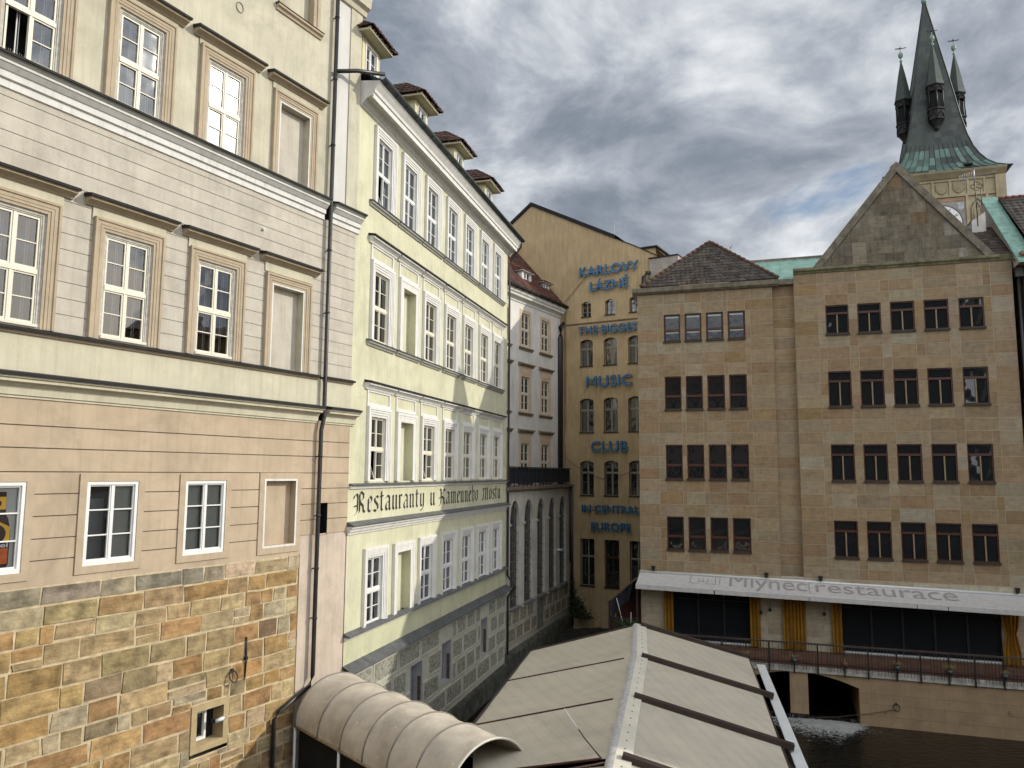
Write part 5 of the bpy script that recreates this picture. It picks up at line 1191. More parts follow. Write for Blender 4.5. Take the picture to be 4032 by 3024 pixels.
# ================================================================== terrace over the weir
bT = thing('terrace', 'brown rendered terrace wall with two dark arches over the weir', 'terrace', (T0[0], T0[1], 0), az_rot(TA))
def under(u):
    if -2.15 <= u <= -.22: return -8.14 - .45 * ((u + 2.15) / 1.93) ** 1.7
    if -6.4 <= u <= -2.86:
        return -8.14 - .45 * (abs(u + 2.86) / 1.93) ** 1.7 if u > -4.8 else -8.14 - .45 * (abs(-4.8 + 2.86) / 1.93) ** 1.7
    return None
m = MB(ZC); m.mi = 0
m.sheet(-12, -4.8, -10.0, -8.0); m.sheet(-2.86, -2.15, -9.78, -8.0); m.sheet(-.22, 14, -10.3, -8.0)
strips(m, -4.8, -2.86, 16, lambda u: [(under(u), -8.0)]); strips(m, -2.15, -.22, 16, lambda u: [(under(u), -8.0)])
for (a, b) in ((-4.8, -2.86), (-2.15, -.22)):
    for i in range(16):
        p, q = a + (b - a) * i / 16, a + (b - a) * (i + 1) / 16; m.poly([(p, 0, under(p + 1e-3)), (q, 0, under(q - 1e-3)), (q, -6, under(q - 1e-3)), (p, -6, under(p + 1e-3))])
for u in (-4.8, -2.86, -2.15, -.22): m.poly([(u, 0, -10.3), (u, -6, -10.3), (u, -6, -8.0), (u, 0, -8.0)])
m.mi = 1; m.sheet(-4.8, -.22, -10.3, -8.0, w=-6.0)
m.mi = 2
for z in (-8.75, -9.15, -9.6): m.box(-.20, 14, z, z + .008, 0, .004)
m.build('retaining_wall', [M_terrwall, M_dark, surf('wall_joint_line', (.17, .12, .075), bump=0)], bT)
m = MB(ZC); m.mi = 0; m.box(-12, 14, -8.10, -7.86, -2.9, .10); m.mi = 1; m.box(-12, 14, -7.86, -7.83, -2.9, .02)
m.build('floor_slab', [M_slab, M_deck], bT)
rl = thing('terrace_railing', 'dark metal railing along the restaurant terrace edge', 'railing', (T0[0], T0[1], 0), az_rot(TA))
m = MB(ZC); m.box(-9.5, 14, -6.96, -6.90, .10, .20); m.build('top_rail', [surf('brown_handrail', (.06, .045, .038), rough=.4, var=.2, bump=.03, spec=.5)], rl)
m = MB(ZC); m.box(-9.5, 14, -7.74, -7.71, .13, .16)
k = -9.4
while k < 14:
    if (int((k + 9.4) / .118) % 8) not in (3,): m.box(k, k + .014, -7.98, -6.96, .135, .155)
    k += .118
m.build('balusters', [M_dark_iron], rl)
for i in range(13):
    m = MB(ZC); u = -7.45 + i * 1.9; m.box(u - .03, u + .03, -8.16, -6.95, .105, .17); m.build('post', [M_dark_iron], rl)
PL_U = [-6.5, -4.57, -2.66, -.73, 1.19, 3.05, 4.93]
for i, u in enumerate(PL_U):
    m = MB(ZC); m.box(u - .025, u + .025, -8.16, -6.95, .105, .16); m.build('post', [M_dark_iron], rl)
ws = thing('glass_windbreak', 'row of clear glass wind screens standing behind the terrace railing', 'glass screen', (T0[0], T0[1], 0), az_rot(TA))
for k in range(12):
    u = -8.5 + k * 1.9; m = MB(ZC); m.box(u + .02, u + 1.86, -7.7, -6.42, -.06, -.05); m.build('pane', [G_screen], ws)
pl_lab = ['hanging ball planter half hidden behind the tent roof edge', 'hanging ball planter on the railing just right of the tent roof', 'hanging ball planter with a curly dry plant, above the pier between the arches', 'rust-brown hanging ball planter on the railing above the right end of the arch', 'hanging ball planter with a wide tuft of pale yellow grass', 'hanging ball planter with a tall upright tuft of yellow grass', 'rightmost hanging ball planter, with short orange-yellow leaves']
for i, u in enumerate(PL_U):
    t = thing('ball_planter', pl_lab[i], 'planter', face_pt(T0, TA, u, .27, -7.60), az_rot(TA), 'ball planters hanging along the terrace railing')
    m = MB(); m.lathe(0, 0, [(.0, -.15), (.08, -.13), (.135, -.06), (.145, 0), (.125, .06), (.09, .10), (.06, .10)], 14)
    m.build('pot', [surf('dark_glazed_pot', (.025, .027, .032), rough=.35, var=.3, bump=.05, spec=.5) if i != 3 else surf('rusty_pot', (.09, .04, .025), rough=.6, var=.3, bump=.1)], t)
    m = MB(); rnd = random.Random(i + 50)
    for k in range((60, 60, 40, 16, 90, 90, 40)[i]):
        a = rnd.uniform(0, 6.28); l = rnd.uniform(.12, .24) * (1.25 if i == 5 else .8 if i == 6 else 1); sp = rnd.uniform(.3, 1.3) if i != 3 else .2; x, y = math.cos(a), math.sin(a)
        m.poly([(x * .03 - y * .008, y * .03 + x * .008, .08), (x * .03 + y * .008, y * .03 - x * .008, .08), (x * l * sp * .8 + y * .004, y * l * sp * .8, .08 + l * (1.2 - sp * .5)), (x * l * sp * .8, y * l * sp * .8, .08 + l * (1.2 - sp * .5) - .01)])
    m.build('plant', [M_drygrass], t)
    m = MB(); m.tube([(0, -.10, .02), (0, -.05, .25), (0, 0, .45)], .012, 5); m.tube([(0, 0, .45), (.0, -.13, .52)], .01, 5); m.build('hanger', [M_dark_iron], t)
# awning
aw = thing('restaurant_awning', 'long white retractable awning with mauve lettering above the terrace', 'awning', (S0[0], S0[1], 0), az_rot(SA))
AW = dict(u0=-9.46, u1=6.62, zt=-4.82, zf=-5.25, wf=1.35)
def tl(u): return -.0175 * (u + 1.4)
m = MB(ZC); n = 24
for i in range(n):
    a, b = AW['u0'] + (AW['u1'] - AW['u0']) * i / n, AW['u0'] + (AW['u1'] - AW['u0']) * (i + 1) / n
    for j in range(5):
        s0, s1 = j / 5, (j + 1) / 5; sg = lambda s_: -.035 * math.sin(math.pi * s_)
        p = lambda u, s_: (u, .06 + (AW['wf'] - .06) * s_, AW['zt'] + (AW['zf'] - AW['zt']) * s_ + sg(s_) + tl(u))
        m.poly([p(a, s0), p(b, s0), p(b, s1), p(a, s1)])
m.build('canopy', [M_awning], aw)
for a, b in ((AW['u0'], -5.95), (-5.90, -1.95), (-1.92, 2.25), (2.28, 3.4), (3.43, AW['u1'])):
    m = MB(ZC); n = 12
    for i in range(n):
        p, q = a + (b - a) * i / n, a + (b - a) * (i + 1) / n; dz = R.uniform(-.012, .012); m.poly([(p, 1.36, -5.43 + tl(p)), (q, 1.36, -5.43 + tl(q)), (q, 1.355, -5.23 + tl(q)), (p, 1.355, -5.23 + tl(p))])
    m.build('valance', [M_awning], aw)
m = MB(ZC); a_, b_ = AW['u0'], AW['u1']
m.tube([(a_, 1.32, -5.25 + tl(a_)), (b_, 1.32, -5.25 + tl(b_))], .03, 6); m.tube([(a_, .05, -4.78 + tl(a_)), (b_, .05, -4.78 + tl(b_))], .06, 8); m.build('front_bar', [M_whitemetal], aw)
m = MB(ZC)
for u in (-9.3, -5.9, -1.95, 2.2, 6.5): m.tube([(u, .05, -5.05 + tl(u)), (u + .5, .7, -5.15 + tl(u)), (u, 1.3, -5.30 + tl(u))], .03, 6)
m.build('folding_arms', [M_whitemetal], aw)
SL = math.hypot(AW['wf'] - .06, AW['zt'] - AW['zf'])
def slope_map(m):
    """lay lettering drawn as (u, lift, distance up the slope) on the canopy"""
    out = []
    dw, dz = (AW['wf'] - .06) / SL, (AW['zf'] - AW['zt']) / SL
    for x, y, z in m.v:
        lift = -y; d = z; s_ = 1 - d / SL
        out.append((x, -(AW['wf'] - dw * d + lift * -dz), AW['zf'] - dz * d + lift * dw + ZC + tl(x) - (.035 * math.sin(math.pi * s_) if 0 < s_ < 1 else 0)))
    m.v = out
m = MB(); m.text('Mlýnec', -5.30, -1.98, .20, 1.62, .010, .014); slope_map(m); m.build('lettering', [M_awntext], aw)
m = MB(); m.text('restaurace', -1.62, 3.95, .56, 1.34, .010, .014)
slope_map(m); m.build('lettering', [M_awntext], aw)
m = MB(); m.box(-1.90, -1.87, .30, 1.42, .010, .014); slope_map(m); m.build('dividing_line', [M_awntext], aw)
m = MB()
for q in ((-7.05, -7.02, .62, 1.40), (-5.93, -5.90, .62, 1.40), (-7.02, -6.58, .62, .65), (-6.38, -5.93, .62, .65), (-7.02, -5.93, 1.38, 1.40), (-6.70, -6.25, .80, .84), (-6.70, -6.66, .84, 1.1), (-6.49, -6.45, .84, 1.1), (-6.29, -6.25, .84, 1.1), (-5.74, -5.71, .60, 1.42)): m.box(*q, .010, .014)
slope_map(m); m.build('emblem', [M_awntext], aw)
fl_lab = ['leftmost small black floodlight above the awning', 'small black floodlight left of the recess in the stone wall', 'small black floodlight right of the recess in the stone wall', 'rightmost small black floodlight, above the end of the awning']
for i, u in enumerate((-8.81, -3.68, -1.38, 6.25)):
    t = thing('floodlight', fl_lab[i], 'floodlight', face_pt(S0, SA, u, .02, -4.70 + tl(u)), az_rot(SA), 'floodlights above the awning')
    m = MB(); m.box(-.07, .07, .02, .16, .04, .16); m.box(-.09, .09, .15, .21, .02, .18); m.build('lamp_housing', [M_dark_iron], t)
    m = MB(); m.box(-.02, .02, -.03, .03, -.02, .10); m.build('bracket', [M_dark_iron], t)
cu_lab = ['golden curtain at the left end of the terrace, left of the first dark window', 'golden curtain between the left dark window and the pale wall', 'wide golden curtain hanging over the terrace door', 'golden curtain at the left edge of the large dark window', 'tied golden curtain at the right end of the terrace']
for i, (a, b) in enumerate(((-8.32, -7.90), (-4.45, -4.0), (-3.04, -2.06), (-.98, -.56), (5.58, 6.25))):
    t = thing('curtain', cu_lab[i], 'curtain', face_pt(S0, SA, (a + b) / 2, .10, -7.80), az_rot(SA), 'golden curtains of the terrace front')
    m = MB(); n = max(10, int((b - a) * 40)); hw = (b - a) / 2; m.smooth = True
    zs_ = [0.03, .5, 1.0, 1.3, 1.6, 2.1, 2.42]
    for j in range(len(zs_) - 1):
        for k in range(n):
            def P_(kk, z):
                sq = 1 - (.45 * math.exp(-((z - 1.25) / .35) ** 2) if i == 4 else 0)
                return ((-hw + 2 * hw * kk / n) * sq, .06 * math.sin(kk * 1.05) + .02 * math.sin(kk * 2.3 + z), z)
            m.poly([P_(k, zs_[j]), P_(k + 1, zs_[j]), P_(k + 1, zs_[j + 1]), P_(k, zs_[j + 1])])
    m.build('cloth', [M_gold], t)
    m = MB(); m.tube([(-hw, 0, 2.43), (hw, 0, 2.43)], .015, 6); m.build('rod', [M_dark_iron], t)
la_lab = ['small dark wall lamp on the pale wall beside the second golden curtain', 'small dark wall lamp left of the curtained terrace door', 'small dark wall lamp right of the curtained terrace door']
for i, (u, z) in enumerate(((-3.96, -6.22), (-3.57, -6.08), (-1.28, -6.12))):
    t = thing('wall_lamp', la_lab[i], 'lamp', face_pt(S0, SA, u, .0, z), az_rot(SA), 'wall lamps beside the terrace door')
    m = MB(); m.lathe(0, .10, [(.0, .06), (.05, .05), (.07, -.02), (.05, -.08), (0, -.09)], 8); m.build('lamp_shade', [M_dark_iron], t)
    m = MB(); m.tube([(0, 0, .28), (0, .10, .30), (0, .10, .05)], .012, 5); m.build('arm', [M_dark_iron], t)
for lab, u, z in (('rusty mooring ring on the terrace wall, with a rope tied to it', 1.12, -9.05), ('faint pale mooring ring on the terrace wall near the right edge', 5.09, -8.98)):
    t = thing('mooring_ring', lab, 'mooring ring', face_pt(T0, TA, u, 0, z), az_rot(TA))
    m = MB(); ring_mesh(m, .13 if u < 3 else .09, .018 if u < 3 else .01, .03); m.build('ring', [M_dark_iron if u < 3 else M_browntrim], t)
    m = MB(); m.box(-.03, .03, -.03, .03, 0, .06); m.build('ring_bracket', [M_dark_iron if u < 3 else M_browntrim], t)
ro = thing('rope', 'thin mooring rope running from the terrace wall ring down into the arch', 'rope', face_pt(T0, TA, 1.12, .05, -9.25), az_rot(TA))
m = MB(); m.tube([(0, 0, 0), (-1.0, .02, -.26), (-2.2, .02, -.50), (-3.6, .0, -.72)], .013, 5); m.tube([(-.35, .01, -.09), (-.45, .03, -.25)], .010, 5); m.build('strand', [surf('old_rope', (.07, .055, .035), bump=0)], ro)
# lean-to beside the stone building
lt = thing('lean_to_canopy', 'sloping brown canopy with a dark blue cloth, left of the long white awning', 'canopy', face_pt(S0, SA, -9.5, 0, -7.8), az_rot(SA))
m = MB(); A = [(0.0, .9, 2.95), (-1.8, .5, 1.45), (-1.8, -2.2, 1.45), (0.0, -2.2, 2.95)]; m.poly(A); m.poly([(u, w, z - .06) for u, w, z in A[::-1]])
for i in range(4): a, b = A[i], A[(i + 1) % 4]; m.poly([a, b, (b[0], b[1], b[2] - .06), (a[0], a[1], a[2] - .06)])
m.build('roof', [surf('brown_canopy_board', (.16, .115, .08), var=.2, bump=.1)], lt)
m = MB(); n = 12
for k in range(n):
    a, b = k / n, (k + 1) / n; f_ = lambda t: (-.15 - 1.1 * t, .75 - .1 * t + .05 * math.sin(t * 14), 2.75 - .95 * t); g_ = lambda t: (-.40 - .85 * t, .70 + .06 * math.sin(t * 11 + 1), 1.85 - 1.0 * t ** 1.5)
    m.smooth = True; m.poly([f_(a), f_(b), g_(b), g_(a)])
m.build('cloth', [M_navy], lt)
m = MB(); m.box(-1.40, -1.31, 0, 1.75, .45, .54); m.box(-.06, .02, 0, 2.8, .55, .64); m.box(-1.4, 0, 0, 1.0, .35, .42); m.build('post', [M_beam], lt)
m = MB(); m.poly([(-1.3, -.9, 0), (0, -.9, 0), (0, -.9, 2.8), (-1.3, -.9, 1.75)]); m.build('back_panel', [surf('red_brown_panel', (.10, .04, .03), var=.2, bump=.05)], lt)
for lab, u, w, hgt, lean in (('tall thin glass rod leaning beside the blue cloth', -.62, .75, 1.35, -.35), ('short thin rod standing in the potted shrub', -.30, .85, .75, .04)):
    t = thing('garden_rod', lab, 'rod', face_pt(S0, SA, -9.5 + u, w, -7.2), az_rot(SA)); m = MB(); m.tube([(0, 0, 0), (lean, 0, hgt)], .014, 6); m.build('shaft', [M_whitemetal], t); m = MB(); m.lathe(0, 0, [(.03, -.02), (.03, .02), (.014, .05)], 8); m.build('foot', [M_dark_iron], t)
sh = thing('potted_shrub', 'dark green shrub in a pot behind the tip of the tent ridge', 'shrub', face_pt(S0, SA, -9.9, .9, -7.8), az_rot(SA))
m = MB(); rnd = random.Random(9)
for k in range(420):
    a, b, r = rnd.uniform(0, 6.28), rnd.uniform(-1, 1), rnd.uniform(.15, .45) ; s_ = rnd.uniform(.03, .06)
    u, w, z = r * math.cos(a) * 1.3, r * math.sin(a), .72 + b * .26 * (1.1 - r)
    c, d = math.cos(k) * s_, math.sin(k) * s_; m.poly([(u - c, w, z - d), (u + d, w + s_ * .5, z - c), (u + c, w, z + d), (u - d, w - s_ * .5, z + c)])
m.build('leaves', [M_plantdark], sh); m = MB(); m.lathe(0, 0, [(0, 0), (.2, 0), (.28, .45), (.25, .45), (0, .42)], 12); m.build('pot', [M_sillbrown], sh)
# ================================================================== tiled house at the right edge
bN = thing('tiled_house', 'house with brown tiled roof and pale green copper coping at the right edge', 'house', (S0[0], S0[1], 0), az_rot(SA))
m = MB(ZC); m.mi = 0; m.box(7.35, 17.0, -10, 9.2, -8, .25); m.build('wall', [surf('brown_brick_wall', (.17, .11, .07), var=.3, scale=4, bump=.3)], bN)
m = MB(ZC); m.box(7.02, 17, 9.0, 9.35, 0.1, .75); m.box(7.02, 17, 9.35, 9.5, .1, .9); m.build('eaves_cornice', [surf('brick_cornice', (.30, .20, .13), var=.2, scale=4, bump=.2)], bN)
m = MB(ZC); m.mi = 0
m.poly([(6.95, .75, 9.0), (6.95, -4.6, 9.0), (6.95, -4.6, 13.75), (6.95, -3.9, 13.2), (6.95, .75, 9.1)]); m.poly([(7.45, .75, 9.0), (7.45, -4.6, 9.0), (7.45, -4.6, 13.75), (7.45, -3.9, 13.2), (7.45, .75, 9.1)]); m.poly([(6.95, -4.6, 9), (7.45, -4.6, 9), (7.45, -4.6, 13.75), (6.95, -4.6, 13.75)])
m.build('firewall', [surf('pink_firewall_render', (.50, .41, .33), var=.12, scale=2, streak=.2, bump=.1)], bN)
m = MB(ZC)
for k in range(5):
    t0, t1 = k / 5, (k + 1) / 5 - .008; a = Vector((0, .95, 9.0)).lerp(Vector((0, -4.3, 13.55)), t0); b = Vector((0, .95, 9.0)).lerp(Vector((0, -4.3, 13.55)), t1)
    for (u0, u1) in ((6.86, 7.54),):
        A = [m.P(u0, a.y, a.z), m.P(u1, a.y, a.z), m.P(u1, a.y, a.z + .1), m.P(u0, a.y, a.z + .1)]; B = [m.P(u0, b.y, b.z), m.P(u1, b.y, b.z), m.P(u1, b.y, b.z + .1), m.P(u0, b.y, b.z + .1)]
        for i in range(4): m.face((A[i], A[(i + 1) % 4], B[(i + 1) % 4], B[i]))
        m.face(A); m.face(B)
m.build('copper_coping', [surf('bright_verdigris', (.24, .40, .33), rough=.6, var=.2, scale=3, streak=.25, bump=.05)], bN)
m = MB(ZC); m.tiles((7.5, .9, 9.52), (17, .9, 9.52), (7.5, -3.7, 13.3), (17, -3.7, 13.3), 17, .27, PT)
m.tiles((17, -8.3, 9.52), (7.5, -8.3, 9.52), (17, -3.7, 13.3), (7.5, -3.7, 13.3), 8, .5, PT)
m.poly([(17, .25, 9.2), (17, -8, 9.2), (17, -3.7, 13.25)]); m.build('roof', [M_tile], bN)
m = MB(ZC); m.smooth = True
for k in range(34): m.tube([(7.5 + k * .28, -3.7, 13.33), (7.5 + k * .28 + .30, -3.7, 13.31)], [.10, .085], 7)
m.tint = (1, 1, 1); m.build('ridge_tiles', [surf('red_ridge_tiles', (.18, .07, .05), var=.3, scale=5, bump=.2)], bN)
# unseen house, added on the right to shade tent and yellow house foot
bV = thing('shading_house', 'unseen long plastered house with a low hipped roof, added to shade the tent', 'house', (30.0, 20.6, 0), 0.0)
m = MB(); m.box(0, 9, 0, 19.4, -12.0, 0); m.build('wall', [M_ochre], bV)
m = MB(); m.mi = 0
for A in ([(-.5, .4, 19.4), (9.5, .4, 19.4), (4.5, -3, 21.4)], [(9.5, .4, 19.4), (9.5, -12.5, 19.4), (4.5, -9.5, 21.4), (4.5, -3, 21.4)], [(9.5, -12.5, 19.4), (-.5, -12.5, 19.4), (4.5, -9.5, 21.4)], [(-.5, -12.5, 19.4), (-.5, .4, 19.4), (4.5, -3, 21.4), (4.5, -9.5, 21.4)], [(-.5, .4, 19.4), (-.5, -12.5, 19.4), (9.5, -12.5, 19.4), (9.5, .4, 19.4)]): m.poly(A)
m.build('roof', [surf('shading_house_tiles', (.13, .07, .05), var=.3, scale=6, bump=.3)], bV)
for k in range(5):
    m = MB(); m.box(-.06, .02, 14.5, 16.4, -1.2 - k * 2.3, -2.2 - k * 2.3); m.build('window', [G_sky], bV)

# the opposite bank behind the photographer: seen only mirrored in the window panes
bB = thing('stone_bridge', 'old stone bridge with solid parapets that the view is taken from', 'bridge', (0, 1.5, 0), 0.0)
m = MB(); m.box(-45, 70, 4.5, 8.3, 0, 7)
for k in range(7): m.box(-30 + k * 15, -26 + k * 15, 0, 4.5, 0.2, 6.8)
for w0, w1 in ((0, .5), (6.5, 7)): m.box(-45, 70, 8.3, 9.2, w0 + (.0), w1)
m.build('bridge_body', [surf('dark_bridge_stone', (.16, .135, .10), var=.3, scale=1.5, bump=.2)], bB)
bK = thing('pink_house', 'pink plastered house on the bank behind the bridge', 'house', (-34, -20, 0), 0.0)
m = MB(); m.box(0, 27, 0, 21, -.0, 12); m.build('wall', [surf('pink_plaster', (.52, .38, .32), var=.1, bump=.05)], bK)
for i in range(8):
    for j in range(4): m = MB(); m.box(1.6 + i * 3.2, 2.8 + i * 3.2, 5 + j * 4, 7.2 + j * 4, -.06, -.005); m.build('window', [M_dark], bK)
m = MB(); m.poly([(-.5, -.5, 21), (27.5, -.5, 21), (27.5, 6, 26), (-.5, 6, 26)]); m.poly([(-.5, 12.5, 21), (27.5, 12.5, 21), (27.5, 6, 26), (-.5, 6, 26)]); m.build('roof', [surf('pink_house_tiles', (.16, .07, .045), var=.3, bump=.2)], bK)
bL = thing('bridge_tower', 'dark gothic stone tower at the end of the bridge', 'tower', (1, -26, 0), 0.0)
m = MB(); m.box(-5, 12.5, 0, 34, 0, 11); m.build('stone_body', [surf('black_gothic_stone', (.10, .09, .075), var=.35, scale=1.2, bump=.3)], bL)
m = MB(); A = [(-5.5, -.5, 34), (13, -.5, 34), (13, 11.5, 34), (-5.5, 11.5, 34)]
for i in range(4): a, b = A[i], A[(i + 1) % 4]; m.poly([a, b, (4.0, 5.5, 50)])
m.build('roof', [surf('slate_roof', (.05, .055, .06), var=.2, bump=.1)], bL)

# ================================================================== clock tower
TS = .87
bC = thing('clock_tower', 'gothic clock tower with a green copper spire and small turrets, behind the stone gable', 'tower', (0, 0, 0), 0.0)
_d = Vector((math.sin(math.radians(SA)), math.cos(math.radians(SA)), 0)); _n = Vector((_d.y, -_d.x, 0))
_c = Vector((43.009, 72.0, 0)) + _d * (-1.15) - _n * 5.85
bC.location = (_c.x * TS, _c.y * TS, 0); bC.rotation_euler = (0, 0, az_rot(SA))
class TB(MB):
    def P(s, u, w, z): return MB.P(s, u * TS, w * TS, z * TS)
m = TB(ZC); m.mi = 0; hw = 4.95
m.box(-hw, hw, -8, 29.1, -hw, hw)
for sx in (-1, 1):
    m.box(sx * hw - .75 * (sx > 0) + (-.12 if sx < 0 else 0), sx * hw + .75 * (sx < 0) + (.12 if sx > 0 else 0), -8, 28.7, hw - .6, hw + .28)
m.ext(-hw - .2, hw + .2, [(hw, 28.75), (hw + .15, 28.8), (hw + .3, 28.95), (hw + .62, 29.25), (hw + .7, 29.42), (hw, 29.42)]); 
m.mi = 0; m.ext(-4.2, 4.2, [(hw, 26.85), (hw + .16, 26.9), (hw + .18, 27.1), (hw, 27.15)]); m.ext(-4.2, 4.2, [(hw, 28.45), (hw + .12, 28.5), (hw + .14, 28.62), (hw, 28.66)])
for u in (-4.1, -2.6, -1.15, .36, 1.9, 3.3): m.box(u - .09, u + .09, 27.1, 28.5, hw, hw + .12)
for u in (-2.7, 1.75, 3.45): m.box(u - .12, u + .12, 19, 26.9, hw, hw + .16)
m.build('stone_body', [M_towerstone], bC)
for k, u in enumerate((-1.88, -.40, 1.12)):
    s_ = TB(ZC); sh_ = [(u - .52, 28.35), (u + .52, 28.35), (u + .52, 27.7), (u + .3, 27.35), (u, 27.2), (u - .3, 27.35), (u - .52, 27.7)]
    lo = [s_.P(a, hw, b) for a, b in sh_]; hi = [s_.P(a + (u - a) * .06, hw + .13, b + (27.8 - b) * .06) for a, b in sh_]
    for i in range(7): s_.face((lo[i], lo[(i + 1) % 7], hi[(i + 1) % 7], hi[i]))
    s_.face(hi); s_.build('shield', [surf('shield_stone', (.30, .255, .16), var=.15, scale=3, bump=.1)], bC)
m = TB(ZC)
for (u, z) in ((2.65, 28.05), (2.4, 27.82), (2.9, 27.82), (2.65, 27.58)): m.tube([(u + .22 * math.cos(t), hw + .04, z + .22 * math.sin(t)) for t in [k * math.pi / 6 for k in range(13)]], .06, 5)
m.tube([(2.1, hw + .05, 24.0), (2.1, hw + .05, 25.6), (2.25, hw + .05, 26.15), (2.62, hw + .05, 26.65), (3.0, hw + .05, 26.15), (3.14, hw + .05, 25.6), (3.14, hw + .05, 24.0)], .08, 6)
m.tube([(2.32, hw + .04, 24.0), (2.32, hw + .04, 25.5), (2.62, hw + .04, 26.1), (2.92, hw + .04, 25.5), (2.92, hw + .04, 24.0)], .05, 6); m.build('tracery', [M_towerstone], bC)
m = TB(ZC); m.box(-2.5, 1.6, 26.45, 26.75, hw, hw + .03); m.build('painted_band', [surf('faded_red_band', (.34, .22, .14), var=.2, bump=.05)], bC)
m = TB(ZC); m.box(-2.6, 1.6, 21.6, 26.4, hw, hw + .02); ck = m.build('clock', [surf('clock_panel_render', (.30, .29, .27), var=.1, bump=.05)], bC)
cu_, cz, cr = -.55, 24.3, 1.80
m = TB(ZC); m.poly([(cu_ + cr * math.cos(t), hw + .05, cz + cr * math.sin(t)) for t in [k * math.pi / 32 for k in range(64)]]); m.build('clock_face', [surf('white_clock_face', (.78, .78, .77), var=.03, bump=0)], ck)
m = TB(ZC)
for r0, r1, w in ((cr, cr + .07, .07), (cr * .62, cr * .65, .06)):
    for k in range(64):
        a, b = k * math.pi / 32, (k + 1) * math.pi / 32; m.poly([(cu_ + r0 * math.cos(a), hw + w, cz + r0 * math.sin(a)), (cu_ + r0 * math.cos(b), hw + w, cz + r0 * math.sin(b)), (cu_ + r1 * math.cos(b), hw + w, cz + r1 * math.sin(b)), (cu_ + r1 * math.cos(a), hw + w, cz + r1 * math.sin(a))])
NUM = ['XII', 'I', 'II', 'III', 'IIII', 'V', 'VI', 'VII', 'VIII', 'IX', 'X', 'XI']
for h in range(12):
    a = math.pi / 2 - h * math.pi / 6; ra, rb = cr * .70, cr * .93; sq = NUM[h]; n = len(sq); pit = .125
    for i, ch in enumerate(sq):
        o = (i - (n - 1) / 2) * pit
        def L_(o0, r0, o1, r1, t=.028):
            e = lambda oo, rr: (cu_ + rr * math.cos(a) + oo * math.sin(a), cz + rr * math.sin(a) - oo * math.cos(a))
            (x0, y0), (x1, y1) = e(o0, r0), e(o1, r1); nx, ny = math.sin(a) * t, -math.cos(a) * t
            m.poly([(x0 - nx, hw + .062, y0 - ny), (x0 + nx, hw + .062, y0 + ny), (x1 + nx, hw + .062, y1 + ny), (x1 - nx, hw + .062, y1 - ny)])
        if ch == 'I': L_(o, ra, o, rb)
        elif ch == 'V': L_(o, ra, o - .06, rb); L_(o, ra, o + .06, rb)
        else: L_(o - .06, ra, o + .06, rb); L_(o + .06, ra, o - .06, rb)
for ang, ln, t in ((1.0, 1.3, .05), (-2.4, .9, .06)):
    x, y = math.cos(ang), math.sin(ang); m.poly([(cu_ + y * t, hw + .075, cz - x * t), (cu_ - y * t, hw + .075, cz + x * t), (cu_ + x * ln, hw + .075, cz + y * ln)])
m.build('numerals', [M_black], ck)
m = TB(ZC); m.poly([(.92, hw + .05, 26.3), (1.48, hw + .05, 26.3), (1.48, hw + .05, 25.75), (1.2, hw + .05, 25.45), (.92, hw + .05, 25.75)]); m.build('painted_shield', [surf('pale_painted_shield', (.45, .46, .46), var=.25, scale=8, bump=0)], bC)
# spire: square, sweeping out to the eaves
PR = [(29.35, 5.62), (29.5, 5.3), (30.0, 4.55), (30.7, 3.95), (31.6, 3.45), (32.6, 3.05), (34.0, 2.68), (36.0, 2.30), (38.5, 1.92), (41.0, 1.54), (44.0, 1.06), (47.0, .58), (49.4, .20), (50.2, .10)]
m = TB(ZC); rnd = random.Random(12)
def spire_face(q, lo, hi, nu, a, b):
    """panel between profile heights on side q"""
    (z0, h0), (z1, h1) = lo, hi
    for k in range(nu):
        s0, s1 = -1 + 2 * k / nu, -1 + 2 * (k + 1) / nu
        pts = [(s0 * h0, h0, z0), (s1 * h0, h0, z0), (s1 * h1, h1, z1), (s0 * h1, h1, z1)]
        rot = {0: lambda x, y: (x, y), 1: lambda x, y: (y, -x), 2: lambda x, y: (-x, -y), 3: lambda x, y: (-y, x)}[q]
        g = rnd.uniform(.75, 1.2); low = z0 < 32.2 
        base = rnd.choice([(.055, .07, .06), (.065, .08, .068), (.05, .062, .055)]) if not (low and rnd.random() < .62) else rnd.choice([(.12, .20, .165), (.10, .155, .13), (.15, .24, .20)])
        m.tint = tuple(c * g for c in base); m.poly([(*rot(x, y), z) for x, y, z in pts])
fine = []
for (z0, h0), (z1, h1) in zip(PR[:-1], PR[1:]):
    n = max(1, round((z1 - z0) / .7))
    for k in range(n): fine.append((z0 + (z1 - z0) * k / n, h0 + (h1 - h0) * k / n))
fine.append(PR[-1])
for lo, hi in zip(fine[:-1], fine[1:]):
    for q in range(4): spire_face(q, lo, hi, 14 if lo[0] < 32.5 else max(2, int(lo[1] * 3.4)), 0, 0)
m.tint = (.05, .075, .062)
for q in range(4):
    rot = {0: lambda x, y: (x, y), 1: lambda x, y: (y, -x), 2: lambda x, y: (-x, -y), 3: lambda x, y: (-y, x)}[q]
    for k in range(1, 14):
        s0 = -1 + 2 * k / 14; m.tube([(*rot(s0 * h, h + .02), z + .02) for z, h in fine if z < 33.5], .028, 4, cap=False)
m.tint = (.06, .07, .06)
m.poly([(-5.62, 5.62, 29.35), (5.62, 5.62, 29.35), (4.9, 4.9, 29.2), (-4.9, 4.9, 29.2)]); m.poly([(-5.62, -5.62, 29.35), (-5.62, 5.62, 29.35), (-4.9, 4.9, 29.2), (-4.9, -4.9, 29.2)]); m.poly([(5.62, 5.62, 29.35), (5.62, -5.62, 29.35), (4.9, -4.9, 29.2), (4.9, 4.9, 29.2)])
